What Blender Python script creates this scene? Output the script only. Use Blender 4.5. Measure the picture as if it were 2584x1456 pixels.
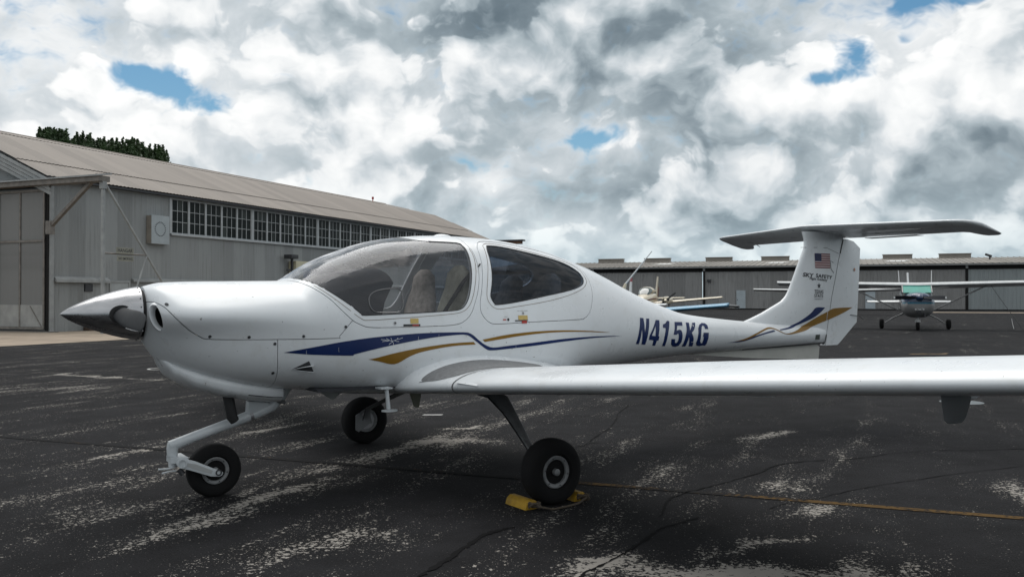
import bpy, bmesh, math, random
import numpy as np
from mathutils import Vector, Matrix
from mathutils.geometry import tessellate_polygon

R = math.radians
random.seed(7)
scene = bpy.context.scene
COL = scene.collection
for o in list(bpy.data.objects):
    bpy.data.objects.remove(o, do_unlink=True)

# ------------------------------------------------------------------ camera
cam_data = bpy.data.cameras.new('camera')
cam = bpy.data.objects.new('camera', cam_data)
COL.objects.link(cam)
scene.camera = cam
FPX, YH, CAMH = 2227.7, 750.9, 1.332          # focal length and horizon row for a 2584 px wide frame
cam_data.sensor_width = 36.0
cam_data.lens = 36.0 * FPX / 2584.0
cam.location = (0, 0, CAMH)
cam.rotation_euler = (R(90) + math.atan((YH - 728.0) / FPX), 0, 0)
cam_data.clip_start = 0.05
cam_data.clip_end = 5000

# ------------------------------------------------------------------ node helper
class S:
    """A shader socket with arithmetic."""
    def __init__(s, nt, sock): s.nt, s.k = nt, sock
    def _m(s, op, *a, clamp=False):
        n = s.nt.nodes.new('ShaderNodeMath'); n.operation = op; n.use_clamp = clamp
        for i, v in enumerate((s,) + a):
            if isinstance(v, S): s.nt.links.new(v.k, n.inputs[i])
            else: n.inputs[i].default_value = v
        return S(s.nt, n.outputs[0])
    def __add__(s, o): return s._m('ADD', o)
    __radd__ = __add__
    def __sub__(s, o): return s._m('SUBTRACT', o)
    def __rsub__(s, o): return (s * -1.0) + o
    def __mul__(s, o): return s._m('MULTIPLY', o)
    __rmul__ = __mul__
    def __truediv__(s, o): return s._m('DIVIDE', o)
    def pow(s, o): return s._m('POWER', o)
    def exp(s): return s._m('EXPONENT')
    def abs(s): return s._m('ABSOLUTE')
    def mx(s, o): return s._m('MAXIMUM', o)
    def mn(s, o): return s._m('MINIMUM', o)
    def sin(s): return s._m('SINE')
    def sat(s): return s._m('ADD', 0.0, clamp=True)
    def step(s, a, b):
        n = s.nt.nodes.new('ShaderNodeMapRange'); n.interpolation_type = 'SMOOTHSTEP'
        s.nt.links.new(s.k, n.inputs[0])
        n.inputs[1].default_value = a; n.inputs[2].default_value = b
        return S(s.nt, n.outputs[0])
    def lin(s, a, b, c=0., d=1.):
        n = s.nt.nodes.new('ShaderNodeMapRange')
        s.nt.links.new(s.k, n.inputs[0])
        for i, v in enumerate((a, b, c, d)): n.inputs[i + 1].default_value = v
        return S(s.nt, n.outputs[0])

class NT:
    def __init__(s, nt): s.nt = nt
    def node(s, t, **kw):
        n = s.nt.nodes.new(t)
        for a, b in kw.items(): setattr(n, a, b)
        return n
    def put(s, inp, v):
        if isinstance(v, S): s.nt.links.new(v.k, inp)
        elif v is not None: inp.default_value = v
    def coord(s, kind='Object'):
        return S(s.nt, s.node('ShaderNodeTexCoord').outputs[kind])
    def sep(s, v):
        n = s.node('ShaderNodeSeparateXYZ'); s.put(n.inputs[0], v)
        return [S(s.nt, o) for o in n.outputs]
    def comb(s, x, y, z):
        n = s.node('ShaderNodeCombineXYZ')
        for i, v in zip(n.inputs, (x, y, z)): s.put(i, v)
        return S(s.nt, n.outputs[0])
    def vm(s, op, a, b=None, scale=None):
        n = s.node('ShaderNodeVectorMath', operation=op); s.put(n.inputs[0], a)
        if b is not None: s.put(n.inputs[1], b)
        if scale is not None: s.put(n.inputs['Scale'], scale)
        return S(s.nt, n.outputs['Value'] if op in ('DOT_PRODUCT', 'LENGTH', 'DISTANCE') else n.outputs[0])
    def noise(s, v, scale, detail=4., rough=.5, dist=0., col=False):
        n = s.node('ShaderNodeTexNoise'); s.put(n.inputs['Vector'], v)
        n.inputs['Scale'].default_value = scale; n.inputs['Detail'].default_value = detail
        n.inputs['Roughness'].default_value = rough; n.inputs['Distortion'].default_value = dist
        return S(s.nt, n.outputs['Color' if col else 'Fac'])
    def voro(s, v, scale, feature='F1', smooth=.5, col=False):
        n = s.node('ShaderNodeTexVoronoi', feature=feature); s.put(n.inputs['Vector'], v)
        n.inputs['Scale'].default_value = scale
        if feature == 'SMOOTH_F1': n.inputs['Smoothness'].default_value = smooth
        return S(s.nt, n.outputs['Color' if col else 'Distance'])
    def mix(s, f, a, b):
        n = s.node('ShaderNodeMix', data_type='RGBA')
        s.put(n.inputs[0], f)
        for i, v in ((6, a), (7, b)):
            if isinstance(v, S): s.nt.links.new(v.k, n.inputs[i])
            else: n.inputs[i].default_value = (*v, 1)
        return S(s.nt, n.outputs[2])
    def ramp(s, f, stops):
        n = s.node('ShaderNodeValToRGB'); s.put(n.inputs[0], f)
        e = n.color_ramp.elements
        while len(e) < len(stops): e.new(.5)
        for q, (p, c) in zip(e, stops): q.position = p; q.color = (*c, 1)
        return S(s.nt, n.outputs[0])
    def bump(s, hgt, strength=.3, dist=.01):
        n = s.node('ShaderNodeBump'); s.put(n.inputs['Height'], hgt)
        n.inputs['Strength'].default_value = strength; n.inputs['Distance'].default_value = dist
        return S(s.nt, n.outputs[0])

# ------------------------------------------------------------------ world: daylight sky with broken cumulus
SUN_DX, SUN_DY = -.30, .95                            # the light comes from ahead of the camera, high behind thin cloud
SUN_AZ, SUN_EL = math.atan2(SUN_DX, SUN_DY), R(64)      # where the light comes from (x, y) and how high
world = bpy.data.worlds.new('World'); scene.world = world; world.use_nodes = True
wn = NT(world.node_tree); world.node_tree.nodes.clear()
wout = wn.node('ShaderNodeOutputWorld')
sky = wn.node('ShaderNodeTexSky', sky_type='NISHITA', sun_disc=False)
sky.sun_elevation = SUN_EL; sky.sun_rotation = SUN_AZ
sky.air_density = 1.0; sky.dust_density = 0.4; sky.ozone_density = 1.6
D = wn.coord('Generated')
dx, dy, dz = wn.sep(D)
def sdir(u, v):
    d = Vector(((u - 1292) / FPX, 1, (YH - v) / FPX)); d.normalize(); return d
def blobs(P, rows):
    """sum of gaussian patches round directions; rows (u, v, ru, rv, weight) in photo pixels"""
    total = None
    for u, v, ru, rv, p in rows:
        c = sdir(u, v); s = Vector((FPX / ru, FPX / ru, FPX / rv))
        n = wn.node('ShaderNodeVectorMath', operation='MULTIPLY_ADD'); wn.put(n.inputs[0], P)
        n.inputs[1].default_value = s; n.inputs[2].default_value = (-c.x * s.x, -c.y * s.y, -c.z * s.z)
        q = S(world.node_tree, n.outputs[0]); d = wn.vm('DOT_PRODUCT', q, q)
        e = wn.node('ShaderNodeMath', operation='POWER'); e.inputs[0].default_value = math.exp(-1); wn.put(e.inputs[1], d)
        m = wn.node('ShaderNodeMath', operation='MULTIPLY_ADD'); wn.put(m.inputs[0], S(world.node_tree, e.outputs[0])); m.inputs[1].default_value = p
        if total is None: m.inputs[2].default_value = 0.0
        else: wn.put(m.inputs[2], total)
        total = S(world.node_tree, m.outputs[0])
    return total
warp = wn.vm('SUBTRACT', wn.noise(D, 6.0, 4, .6, col=True), (.5, .5, .5))
PW = wn.vm('ADD', D, wn.vm('SCALE', warp, scale=.085))
PB = wn.vm('ADD', D, wn.vm('SCALE', warp, scale=.045))
def clouds(P):
    Q = wn.vm('MULTIPLY', P, (1, 1, 1.3))
    n1 = wn.noise(Q, 4.2, 6, .58)
    W = wn.vm('ADD', Q, wn.vm('SCALE', warp, scale=.03))
    return n1 - wn.voro(W, 10.0) * .22 - wn.voro(W, 26.0) * .13
c0 = clouds(PW)
c1 = clouds(wn.vm('ADD', PW, (-.012, 0, .030)))
lit = (c0 - c1) * 2.0
fine = wn.noise(wn.vm('MULTIPLY', PW, (1, 1, 1.5)), 30, 3, .60)
mass = blobs(PB, [(1330, 30, 300, 130, -.46), (1120, 50, 160, 80, -.20), (1720, 140, 330, 120, -.26), (1790, 330, 110, 150, -.32), (1560, 490, 260, 60, -.30), (1740, 510, 150, 70, -.18), (2340, 480, 190, 45, -.26),
          (1950, 400, 110, 90, -.20), (2360, 320, 120, 90, -.24), (2560, 420, 90, 160, -.12), (830, 235, 110, 50, -.16), (1090, 430, 50, 45, -.24), (1230, 350, 150, 50, -.14),
          (260, 70, 70, 60, -.22), (120, 200, 100, 60, -.14), (640, 90, 200, 60, -.12), (2000, 630, 620, 50, .22), (60, 60, 160, 110, .14), (470, 140, 130, 50, .16), (360, 320, 220, 60, .14),
          (980, 390, 110, 60, .22), (1880, 310, 70, 70, .26), (2050, 255, 190, 35, .22), (1090, 220, 160, 80, .12), (2460, 170, 160, 100, .12), (1240, 450, 80, 50, .14), (1900, 460, 40, 60, .2)])
low = wn.noise(D, 2.6, 2, .5)
gap = blobs(PB, [(420, 210, 90, 36, .50), (335, 180, 55, 30, .44), (525, 262, 64, 28, .46), (725, 185, 34, 9, .24), (1500, 350, 56, 28, .50), (1430, 358, 40, 12, .22),
          (2160, 165, 54, 44, .50), (2075, 212, 75, 16, .48), (2370, 5, 80, 26, .44), (2270, 60, 50, 26, .26), (1797, 350, 9, 34, .30), (240, 40, 30, 36, .18), (2280, 108, 20, 10, .3),
          (2300, 610, 420, 34, .12), (1350, 575, 90, 26, .10)])
dens = c0 + (fine - .5) * .85 - gap + (low - .5) * .1 + (1.0 - dz.step(.03, .12)) * .3
cover = dens.step(-.16, .24)
thin = 1.0 - dens.step(.0, .34)
front = (c0 + (fine - .5) * .06).step(.280, .325)               # nearer heaps with defined tops
back = lit * .6 + (low - .5) * .40 + (fine - .5) * .20 + .67
heap = lit * 1.35 + (fine - .5) * .24 + .84
shade = (back + (heap - back) * front + mass + thin * .20) * .78
cloud = wn.ramp(shade, [(0.0, (.12, .16, .19)), (.2, (.205, .255, .29)), (.39, (.36, .42, .455)), (.56, (.555, .60, .63)), (.72, (.755, .775, .785)), (1.0, (.93, .93, .92))])
haze = wn.mix(dz.step(.0, .15), (.62, .75, .80), (1, 1, 1))
cl2 = wn.node('ShaderNodeMix', data_type='RGBA', blend_type='MULTIPLY')
cl2.inputs[0].default_value = .8
world.node_tree.links.new(cloud.k, cl2.inputs[6]); world.node_tree.links.new(haze.k, cl2.inputs[7])
hs = wn.node('ShaderNodeHueSaturation'); hs.inputs['Saturation'].default_value = 1.25; hs.inputs['Hue'].default_value = .485; world.node_tree.links.new(sky.outputs[0], hs.inputs['Color'])
bg1 = wn.node('ShaderNodeBackground'); world.node_tree.links.new(hs.outputs[0], bg1.inputs[0]); bg1.inputs[1].default_value = .075
bg2 = wn.node('ShaderNodeBackground'); world.node_tree.links.new(cl2.outputs[2], bg2.inputs[0]); bg2.inputs[1].default_value = 1.0
wm = wn.node('ShaderNodeMixShader')
world.node_tree.links.new(cover.k, wm.inputs[0]); world.node_tree.links.new(bg1.outputs[0], wm.inputs[1]); world.node_tree.links.new(bg2.outputs[0], wm.inputs[2])
world.node_tree.links.new(wm.outputs[0], wout.inputs[0])
world.cycles.sampling_method = 'MANUAL'
world.cycles.sample_map_resolution = 256

sun_data = bpy.data.lights.new('sun', 'SUN'); sun_data.energy = 2.0; sun_data.angle = R(52); sun_data.color = (1, .965, .92)
sun = bpy.data.objects.new('sun', sun_data); COL.objects.link(sun)
sh = math.hypot(SUN_DX, SUN_DY)
sun.rotation_euler = Vector((math.cos(SUN_EL) * SUN_DX / sh, math.cos(SUN_EL) * SUN_DY / sh, math.sin(SUN_EL))).to_track_quat('Z', 'Y').to_euler()

scene.view_settings.view_transform = 'Standard'
scene.view_settings.look = 'None'
scene.view_settings.exposure = 0.2
scene.view_settings.gamma = 1.0
scene.view_settings.use_curve_mapping = False
scene.render.engine = 'CYCLES'
scene.cycles.max_bounces = 6
scene.cycles.diffuse_bounces = 3
scene.cycles.glossy_bounces = 3
scene.cycles.transparent_max_bounces = 16
scene.cycles.caustics_reflective = False
scene.cycles.caustics_refractive = False
scene.cycles.use_denoising = True

# ------------------------------------------------------------------ mesh helpers
def tag(o, label=None, cat=None, group=None, kind=None):
    if label: o['label'] = label
    if cat: o['category'] = cat
    if group: o['group'] = group
    if kind: o['kind'] = kind
    return o
def empty(name, loc=(0, 0, 0), rz=0.0, label=None, cat=None, group=None):
    o = bpy.data.objects.new(name, None); o.empty_display_size = .3
    COL.objects.link(o); o.location = loc; o.rotation_euler = (0, 0, rz)
    return tag(o, label, cat, group)
def finish(me, smooth, ang=38):
    if not smooth: return
    bm = bmesh.new(); bm.from_mesh(me)
    for f in bm.faces: f.smooth = True
    lim = math.radians(ang)
    for e in bm.edges:
        if len(e.link_faces) == 2 and e.calc_face_angle(0) > lim: e.smooth = False
    bm.to_mesh(me); bm.free()
def obj(name, vf, mat, parent=None, smooth=True, ang=38, recalc=True, bevel=0.0):
    v, f = vf
    me = bpy.data.meshes.new(name); me.from_pydata([tuple(map(float, p)) for p in v], [], [tuple(map(int, q)) for q in f])
    bm = bmesh.new(); bm.from_mesh(me)
    if bevel:
        es = [e for e in bm.edges if len(e.link_faces) == 2 and e.calc_face_angle(0) > .6]
        bmesh.ops.bevel(bm, geom=es, offset=bevel, segments=2, affect='EDGES', profile=.6)
    if recalc: bmesh.ops.recalc_face_normals(bm, faces=bm.faces)
    bm.to_mesh(me); bm.free()
    me.materials.append(mat)
    finish(me, smooth, ang)
    o = bpy.data.objects.new(name, me); COL.objects.link(o)
    if parent: o.parent = parent
    return o
def join(*vfs):
    V, F = [], []
    for v, f in vfs:
        n = len(V); V += [tuple(p) for p in v]; F += [tuple(i + n for i in q) for q in f]
    return V, F
def xf(vf, M):
    return [tuple(M @ Vector(p)) for p in vf[0]], vf[1]
def box(x0, x1, y0, y1, z0, z1):
    v = [(x, y, z) for x in (x0, x1) for y in (y0, y1) for z in (z0, z1)]
    return v, [(0, 1, 3, 2), (4, 6, 7, 5), (0, 4, 5, 1), (2, 3, 7, 6), (0, 2, 6, 4), (1, 5, 7, 3)]
def loft(rings, closed=True, cap0=True, cap1=True):
    n = len(rings[0]); V = [p for r in rings for p in r]; F = []
    for i in range(len(rings) - 1):
        for j in range(n if closed else n - 1):
            k = (j + 1) % n
            F.append((i * n + j, i * n + k, (i + 1) * n + k, (i + 1) * n + j))
    if closed and cap0: F.append(tuple(range(n))[::-1])
    if closed and cap1: F.append(tuple((len(rings) - 1) * n + j for j in range(n)))
    return V, F
def tube(path, rad, n=10, flat=1.0, cap=True):
    """tube along points; rad is one number or one per point"""
    P = [Vector(p) for p in path]; rings = []
    rr = rad if isinstance(rad, (list, tuple)) else [rad] * len(P)
    up = None
    for i, p in enumerate(P):
        d = (P[min(i + 1, len(P) - 1)] - P[max(i - 1, 0)]).normalized()
        if up is None:
            up = Vector((0, 0, 1)) if abs(d.z) < .9 else Vector((1, 0, 0))
        a = d.cross(up).normalized(); b = a.cross(d).normalized(); up = b
        rings.append([tuple(p + (a * math.cos(t) + b * math.sin(t) * flat) * rr[i]) for t in [2 * math.pi * j / n for j in range(n)]])
    return loft(rings, True, cap, cap)
def revolve(prof, n=32, axis='x', c=(0, 0, 0)):
    """profile [(axial, radius)] turned about an axis through c"""
    rings = []
    for a, r in prof:
        ring = []
        for j in range(n):
            t = 2 * math.pi * j / n; p, q = r * math.cos(t), r * math.sin(t)
            ring.append({'x': (c[0] + a, c[1] + p, c[2] + q), 'y': (c[0] + p, c[1] + a, c[2] + q), 'z': (c[0] + p, c[1] + q, c[2] + a)}[axis])
        rings.append(ring)
    return loft(rings)
def prism(poly, y0, y1):
    n = len(poly)
    v = [(x, y0, z) for x, z in poly] + [(x, y1, z) for x, z in poly]
    return v, [tuple(range(n)), tuple(range(2 * n - 1, n - 1, -1))] + [(i, i + n, (i + 1) % n + n, (i + 1) % n) for i in range(n)]
def area2(p): return sum(p[i][0] * p[(i + 1) % len(p)][1] - p[(i + 1) % len(p)][0] * p[i][1] for i in range(len(p)))
def offset(poly, d):
    """grow (d>0) a 2-D polygon"""
    if area2(poly) < 0: poly = poly[::-1]
    n = len(poly); out = []
    for i in range(n):
        a, b, c = (Vector(poly[k % n]) for k in (i - 1, i, i + 1))
        e1, e2 = (b - a), (c - b)
        if e1.length < 1e-6 or e2.length < 1e-6: out.append(tuple(b)); continue
        e1.normalize(); e2.normalize()
        n1, n2 = Vector((e1.y, -e1.x)), Vector((e2.y, -e2.x))
        m = n1 + n2
        if m.length < 1e-4: out.append(tuple(b + n1 * d)); continue
        m.normalize(); out.append(tuple(b + m * min(d / max(m.dot(n1), .35), abs(d) * 2.5) if d > 0 else b + m * d / max(m.dot(n1), .5)))
    return out
def smooth2(poly, sub=4, corner=48, closed=True):
    """Catmull-Rom through a 2-D outline, keeping sharp corners"""
    n = len(poly); out = []
    def ang(i):
        if not closed and i in (0, n - 1): return 180
        a, b, c = (Vector(poly[k % n]) for k in (i - 1, i, i + 1))
        return math.degrees((b - a).angle(c - b, 0)) if (b - a).length > 1e-6 and (c - b).length > 1e-6 else 0
    sharp = [ang(i) > corner for i in range(n)]
    for i in range(n if closed else n - 1):
        p1, p2 = Vector(poly[i]), Vector(poly[(i + 1) % n])
        p0 = p1 + (p1 - p2) if sharp[i] else Vector(poly[i - 1])
        p3 = p2 + (p2 - p1) if sharp[(i + 1) % n] else Vector(poly[(i + 2) % n])
        for k in range(sub):
            t = k / sub
            out.append(tuple(.5 * ((2 * p1) + (p2 - p0) * t + (2 * p0 - 5 * p1 + 4 * p2 - p3) * t * t + (3 * p1 - p0 - 3 * p2 + p3) * t ** 3)))
    if not closed: out.append(tuple(poly[-1]))
    return out
def sheet(polys, fy, step=.04, axis=True):
    """flat outline(s) in (x, z) -> triangles cut on a grid and laid on the surface y = fy(x, z)"""
    loops = [[Vector((x, z, 0)) for x, z in p] for p in polys]
    flat = [p for l in loops for p in l]
    bm = bmesh.new(); vs = [bm.verts.new(p) for p in flat]
    for t in tessellate_polygon(loops):
        try: bm.faces.new([vs[i] for i in t])
        except ValueError: pass
    xs = [p.x for p in flat]; zs = [p.y for p in flat]
    if step:
        for lo, hi, ax in ((min(xs), max(xs), 0), (min(zs), max(zs), 1)):
            k = math.ceil(lo / step) * step
            while k < hi:
                co = (k, 0, 0) if ax == 0 else (0, k, 0); no = (1, 0, 0) if ax == 0 else (0, 1, 0)
                bmesh.ops.bisect_plane(bm, geom=bm.verts[:] + bm.edges[:] + bm.faces[:], plane_co=co, plane_no=no, dist=1e-5)
                k += step
    bmesh.ops.triangulate(bm, faces=bm.faces)
    bm.verts.index_update()
    v = [(p.co.x, fy(p.co.x, p.co.y), p.co.y) for p in bm.verts]; f = [tuple(q.index for q in g.verts) for g in bm.faces]
    bm.free(); return v, f
def ribbon(path, width, fy):
    """thin strip following a 2-D line on the surface"""
    out_a, out_b = [], []; n = len(path)
    for i, p in enumerate(path):
        a, b = Vector(path[max(i - 1, 0)]), Vector(path[min(i + 1, n - 1)]); d = (b - a)
        if d.length < 1e-7: continue
        d.normalize(); q = Vector((-d.y, d.x)) * width / 2
        out_a.append(Vector(p) + q); out_b.append(Vector(p) - q)
    v = [(p.x, fy(p.x, p.y), p.y) for p in out_a + out_b]; m = len(out_a)
    return v, [(i, i + 1, m + i + 1, m + i) for i in range(m - 1)]
def boolean(vf, ops):
    """closed mesh, then [(op, closed mesh)] -> a new Mesh with material index 0"""
    def tmp(n, x):
        me = bpy.data.meshes.new(n)
        if isinstance(x, bpy.types.Mesh): me = x
        else: me.from_pydata([tuple(map(float, p)) for p in x[0]], [], x[1])
        bm = bmesh.new(); bm.from_mesh(me); bmesh.ops.recalc_face_normals(bm, faces=bm.faces); bm.to_mesh(me); bm.free()
        o = bpy.data.objects.new(n, me); COL.objects.link(o); return o
    a = tmp('work', vf) if not isinstance(vf, bpy.types.Mesh) else bpy.data.objects.new('work', vf.copy())
    if isinstance(vf, bpy.types.Mesh): COL.objects.link(a)
    tools = []
    for op, t in ops:
        b = tmp('tool', t); tools.append(b)
        m = a.modifiers.new('b', 'BOOLEAN'); m.operation = op; m.object = b; m.solver = 'EXACT'
    dg = bpy.context.evaluated_depsgraph_get(); dg.update()
    me = bpy.data.meshes.new_from_object(a.evaluated_get(dg))
    for o in tools + [a]: bpy.data.objects.remove(o, do_unlink=True)
    return me
def mobj(name, me, mats, parent, ang=38):
    o = bpy.data.objects.new(name, me); COL.objects.link(o); o.parent = parent
    me.materials.clear()
    for m in mats: me.materials.append(m)
    finish(me, True, ang); return o
def clone(root, parent=None):
    c = root.copy(); COL.objects.link(c); c.parent = parent
    for ch in list(root.children): clone(ch, c)
    return c
def curve_interp(pts):
    xs, ys = zip(*sorted(pts)); return lambda x: float(np.interp(x, xs, ys))

# ------------------------------------------------------------------ materials
MATS = {}
def mat(name, col, rough=.5, metal=0., coat=0., spec=.5, vary=0., vscale=3., bump=0., bscale=60., coat_rough=.08):
    m = bpy.data.materials.new(name); m.use_nodes = True; t = NT(m.node_tree)
    p = m.node_tree.nodes['Principled BSDF']
    p.inputs['Roughness'].default_value = rough; p.inputs['Metallic'].default_value = metal
    p.inputs['Coat Weight'].default_value = coat; p.inputs['Coat Roughness'].default_value = coat_rough
    p.inputs['Specular IOR Level'].default_value = spec
    c = t.coord()
    if vary:
        n = t.noise(c, vscale, 6, .6)
        t.put(p.inputs['Base Color'], t.mix(n.lin(.3, .7), tuple(x * (1 - vary) for x in col), tuple(min(1, x * (1 + vary)) for x in col)))
        t.put(p.inputs['Roughness'], n.lin(.3, .7, max(.02, rough - .08), min(1, rough + .08)))
    else: p.inputs['Base Color'].default_value = (*col, 1)
    if bump: t.put(p.inputs['Normal'], t.bump(t.noise(c, bscale, 5, .6), bump, .004))
    MATS[name] = m; return m
def paint():
    """white gel coat, a little grimy"""
    m = bpy.data.materials.new('white_gelcoat'); m.use_nodes = True; t = NT(m.node_tree); p = m.node_tree.nodes['Principled BSDF']
    c = t.coord(); x, y, z = t.sep(c)
    grime = t.noise(t.comb(x * 22.0, y * 22.0, z * 1.6), 1.0, 5, .6).step(.56, .80)
    spots = t.noise(c, 7, 6, .65).step(.50, .78)
    f = (grime * .6 + .25) * spots * .75
    base = t.mix(f, (.66, .685, .705), (.38, .355, .30))
    specks = t.noise(c, 46, 2, .5).step(.735, .76) * .7
    t.put(p.inputs['Base Color'], t.mix(specks, base, (.10, .09, .08)))
    t.put(p.inputs['Roughness'], t.noise(c, 5, 4, .6).lin(.3, .7, .24, .40))
    p.inputs['Coat Weight'].default_value = .45; p.inputs['Coat Roughness'].default_value = .20
    t.put(p.inputs['Normal'], t.bump(t.noise(c, 2.2, 2, .5), .05, .02))
    MATS['paint'] = m; return m
def glass(name, tint, streak=.0, gloss=1.0):
    """thin acrylic: tinted see-through, mirror of the sky at a slant, scratch and dust streaks that also paint in bright sky reflections"""
    m = bpy.data.materials.new(name); m.use_nodes = True; t = NT(m.node_tree); nt = m.node_tree; nt.nodes.clear()
    out = t.node('ShaderNodeOutputMaterial'); tr = t.node('ShaderNodeBsdfTransparent'); gl = t.node('ShaderNodeBsdfGlossy')
    tr.inputs[0].default_value = (*tint, 1); gl.inputs['Roughness'].default_value = .025; gl.inputs[0].default_value = (.95, .97, 1, 1)
    fr = t.node('ShaderNodeFresnel'); fr.inputs[0].default_value = 1.47
    f = (S(nt, fr.outputs[0]) * gloss).sat()
    mx = t.node('ShaderNodeMixShader'); t.put(mx.inputs[0], f)
    nt.links.new(tr.outputs[0], mx.inputs[1]); nt.links.new(gl.outputs[0], mx.inputs[2])
    last = mx
    if streak:
        x, y, z = t.sep(t.coord())
        df = t.node('ShaderNodeBsdfDiffuse'); df.inputs[0].default_value = (.75, .76, .78, 1)  # pale diffuse streaks, strongest at a slant, paint reflected glare into the glass
        n = t.noise(t.comb(x * .9 + z * .5, y * 5.0, z * 11.0 - x * 4.0), 1.0, 3, .5)
        t.put(gl.inputs['Roughness'], n.step(.38, .66).lin(0., 1., .02, .30))
        m2 = t.node('ShaderNodeMixShader'); t.put(m2.inputs[0], (n.step(.40, .72) * (f * 3.0 - .12).mx(0.0) * streak).sat())
        nt.links.new(mx.outputs[0], m2.inputs[1]); nt.links.new(df.outputs[0], m2.inputs[2]); last = m2
    nt.links.new(last.outputs[0], out.inputs[0]); MATS[name] = m; return m
def cladding(name, col, stain, rough=.5, metal=.0, sheet_w=.8, streak=9.0, dirt=.55, bump_pitch=None, axis=0):
    """weathered sheet metal: sheets of slightly different tone, rain streaks, dust near the foot"""
    m = bpy.data.materials.new(name); m.use_nodes = True; t = NT(m.node_tree); p = m.node_tree.nodes['Principled BSDF']
    c = t.coord(); xyz = t.sep(c); x, z = xyz[axis], xyz[2]
    idx = (x / sheet_w)._m('FLOOR')
    wn_ = t.node('ShaderNodeTexWhiteNoise', noise_dimensions='1D'); t.put(wn_.inputs['W'], idx)
    per = S(m.node_tree, wn_.outputs['Value'])
    st = t.noise(t.comb(x * streak, 0.0, z * .35), 1.0, 6, .62)
    st2 = t.noise(t.comb(x * .9, 3.0, z * .5), 1.0, 5, .6)
    f = (st.step(.42, .72) * st2.step(.35, .68) * dirt).sat()
    base = t.mix(per, tuple(a * .86 for a in col), tuple(a * 1.12 for a in col))
    base = t.mix(f, base, stain)
    rust = t.noise(t.comb(x * 3, 7.0, z * 2.2), 1.0, 7, .7).step(.66, .74) * .35
    base = t.mix(rust, base, (.12, .055, .028))
    t.put(p.inputs['Base Color'], base)
    p.inputs['Roughness'].default_value = rough; p.inputs['Metallic'].default_value = metal
    if bump_pitch: t.put(p.inputs['Normal'], t.bump((x * (2 * math.pi / bump_pitch)).sin(), .6, .015))
    MATS[name] = m; return m

PAINT = paint()
INNER = mat('cabin_lining', (.025, .027, .032), .8, vary=.2, vscale=8)
BLUE = mat('navy_vinyl', (.003, .016, .085), .4, spec=.3, vary=.12)
GOLD = mat('ochre_vinyl', (.22, .115, .012), .42, spec=.3, vary=.12)
BLACK = mat('black_print', (.012, .013, .018), .5)
RED = mat('red_print', (.16, .014, .016), .45)
DARK = mat('dark_rubber_seal', (.015, .015, .016), .7)
RUBBER = mat('tyre_rubber', (.007, .007, .0075), .9, spec=.25, vary=.25, vscale=14, bump=.15)
def brushed():
    m = bpy.data.materials.new('brushed_aluminium'); m.use_nodes = True; t = NT(m.node_tree); p = m.node_tree.nodes['Principled BSDF']
    x, y, z = t.sep(t.coord())
    n = t.noise(t.comb(x * 3.0, y * 26.0, z * 26.0), 1.0, 2, .5)
    t.put(p.inputs['Base Color'], t.mix(n.lin(.3, .7), (.34, .34, .35), (.46, .46, .47)))
    p.inputs['Metallic'].default_value = 1.0; t.put(p.inputs['Roughness'], n.lin(.3, .7, .24, .34))
    return m
CHROME = brushed()
STEEL = mat('dull_steel', (.30, .30, .31), .45, .7, vary=.2, vscale=12)
CAST = mat('grey_cast_wheel', (.19, .195, .20), .55, .2, vary=.2, vscale=16)
DGREY = mat('dark_grey_metal', (.045, .047, .052), .5, .2, vary=.3, vscale=9)
GREY = mat('walkway_grit', (.17, .175, .18), .85, vary=.2, vscale=40, bump=.4, bscale=300)
WHITE2 = mat('white_enamel', (.50, .53, .55), .4, coat=.2, vary=.10, vscale=9)
SEAT = mat('grey_sheepskin', (.29, .265, .245), .95, vary=.3, vscale=22, bump=.6, bscale=120)
SEAT2 = mat('beige_seat_cloth', (.30, .295, .25), .9, vary=.22, vscale=20, bump=.5, bscale=150)
DASH = mat('dash_grey', (.05, .05, .056), .75, vary=.15)
BELT = mat('black_webbing', (.012, .012, .014), .8)
GLASS = glass('tinted_canopy_acrylic', (.92, .925, .935), .30, .85)
GLASSR = glass('dark_tinted_window', (.36, .41, .48), .0, .55)
YELLOW = mat('yellow_chock_paint', (.30, .175, .008), .65, vary=.45, vscale=9, bump=.3)
ROPE = mat('frayed_rope', (.07, .055, .04), .95, vary=.3, vscale=60)
PLACARD = mat('faded_yellow_placard', (.52, .38, .13), .6, vary=.15, vscale=40)
REDTAG = mat('red_latch', (.36, .03, .02), .4)
BLADE = mat('blade_grey', (.020, .022, .025), .7, spec=.3, vary=.12)
AMBER = mat('amber_lens', (.30, .09, .02), .25, coat=.6)
LEGM = mat('gear_leg_grey', (.14, .144, .148), .5, .1, vary=.35, vscale=9)
GAPM = mat('dark_joint_rubber', (.02, .02, .022), .9)  # dark line of the wing joint

def text_mesh(s, shear=0., bold=0., space=1.0):
    cu = bpy.data.curves.new('lettering', 'FONT'); cu.body = s; cu.shear = shear; cu.offset = bold; cu.resolution_u = 3; cu.space_character = space
    o = bpy.data.objects.new('lettering', cu); COL.objects.link(o)
    dg = bpy.context.evaluated_depsgraph_get(); dg.update()
    me = bpy.data.meshes.new_from_object(o.evaluated_get(dg))
    v = [tuple(p.co) for p in me.vertices]; f = [tuple(p.vertices) for p in me.polygons]
    bpy.data.objects.remove(o, do_unlink=True); bpy.data.meshes.remove(me)
    xs = [p[0] for p in v]; ys = [p[1] for p in v]
    x0, x1, y0, y1 = min(xs), max(xs), min(ys), max(ys)
    return [((a - x0) / (x1 - x0), (b - y0) / (y1 - y0)) for a, b, _ in v], f

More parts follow.
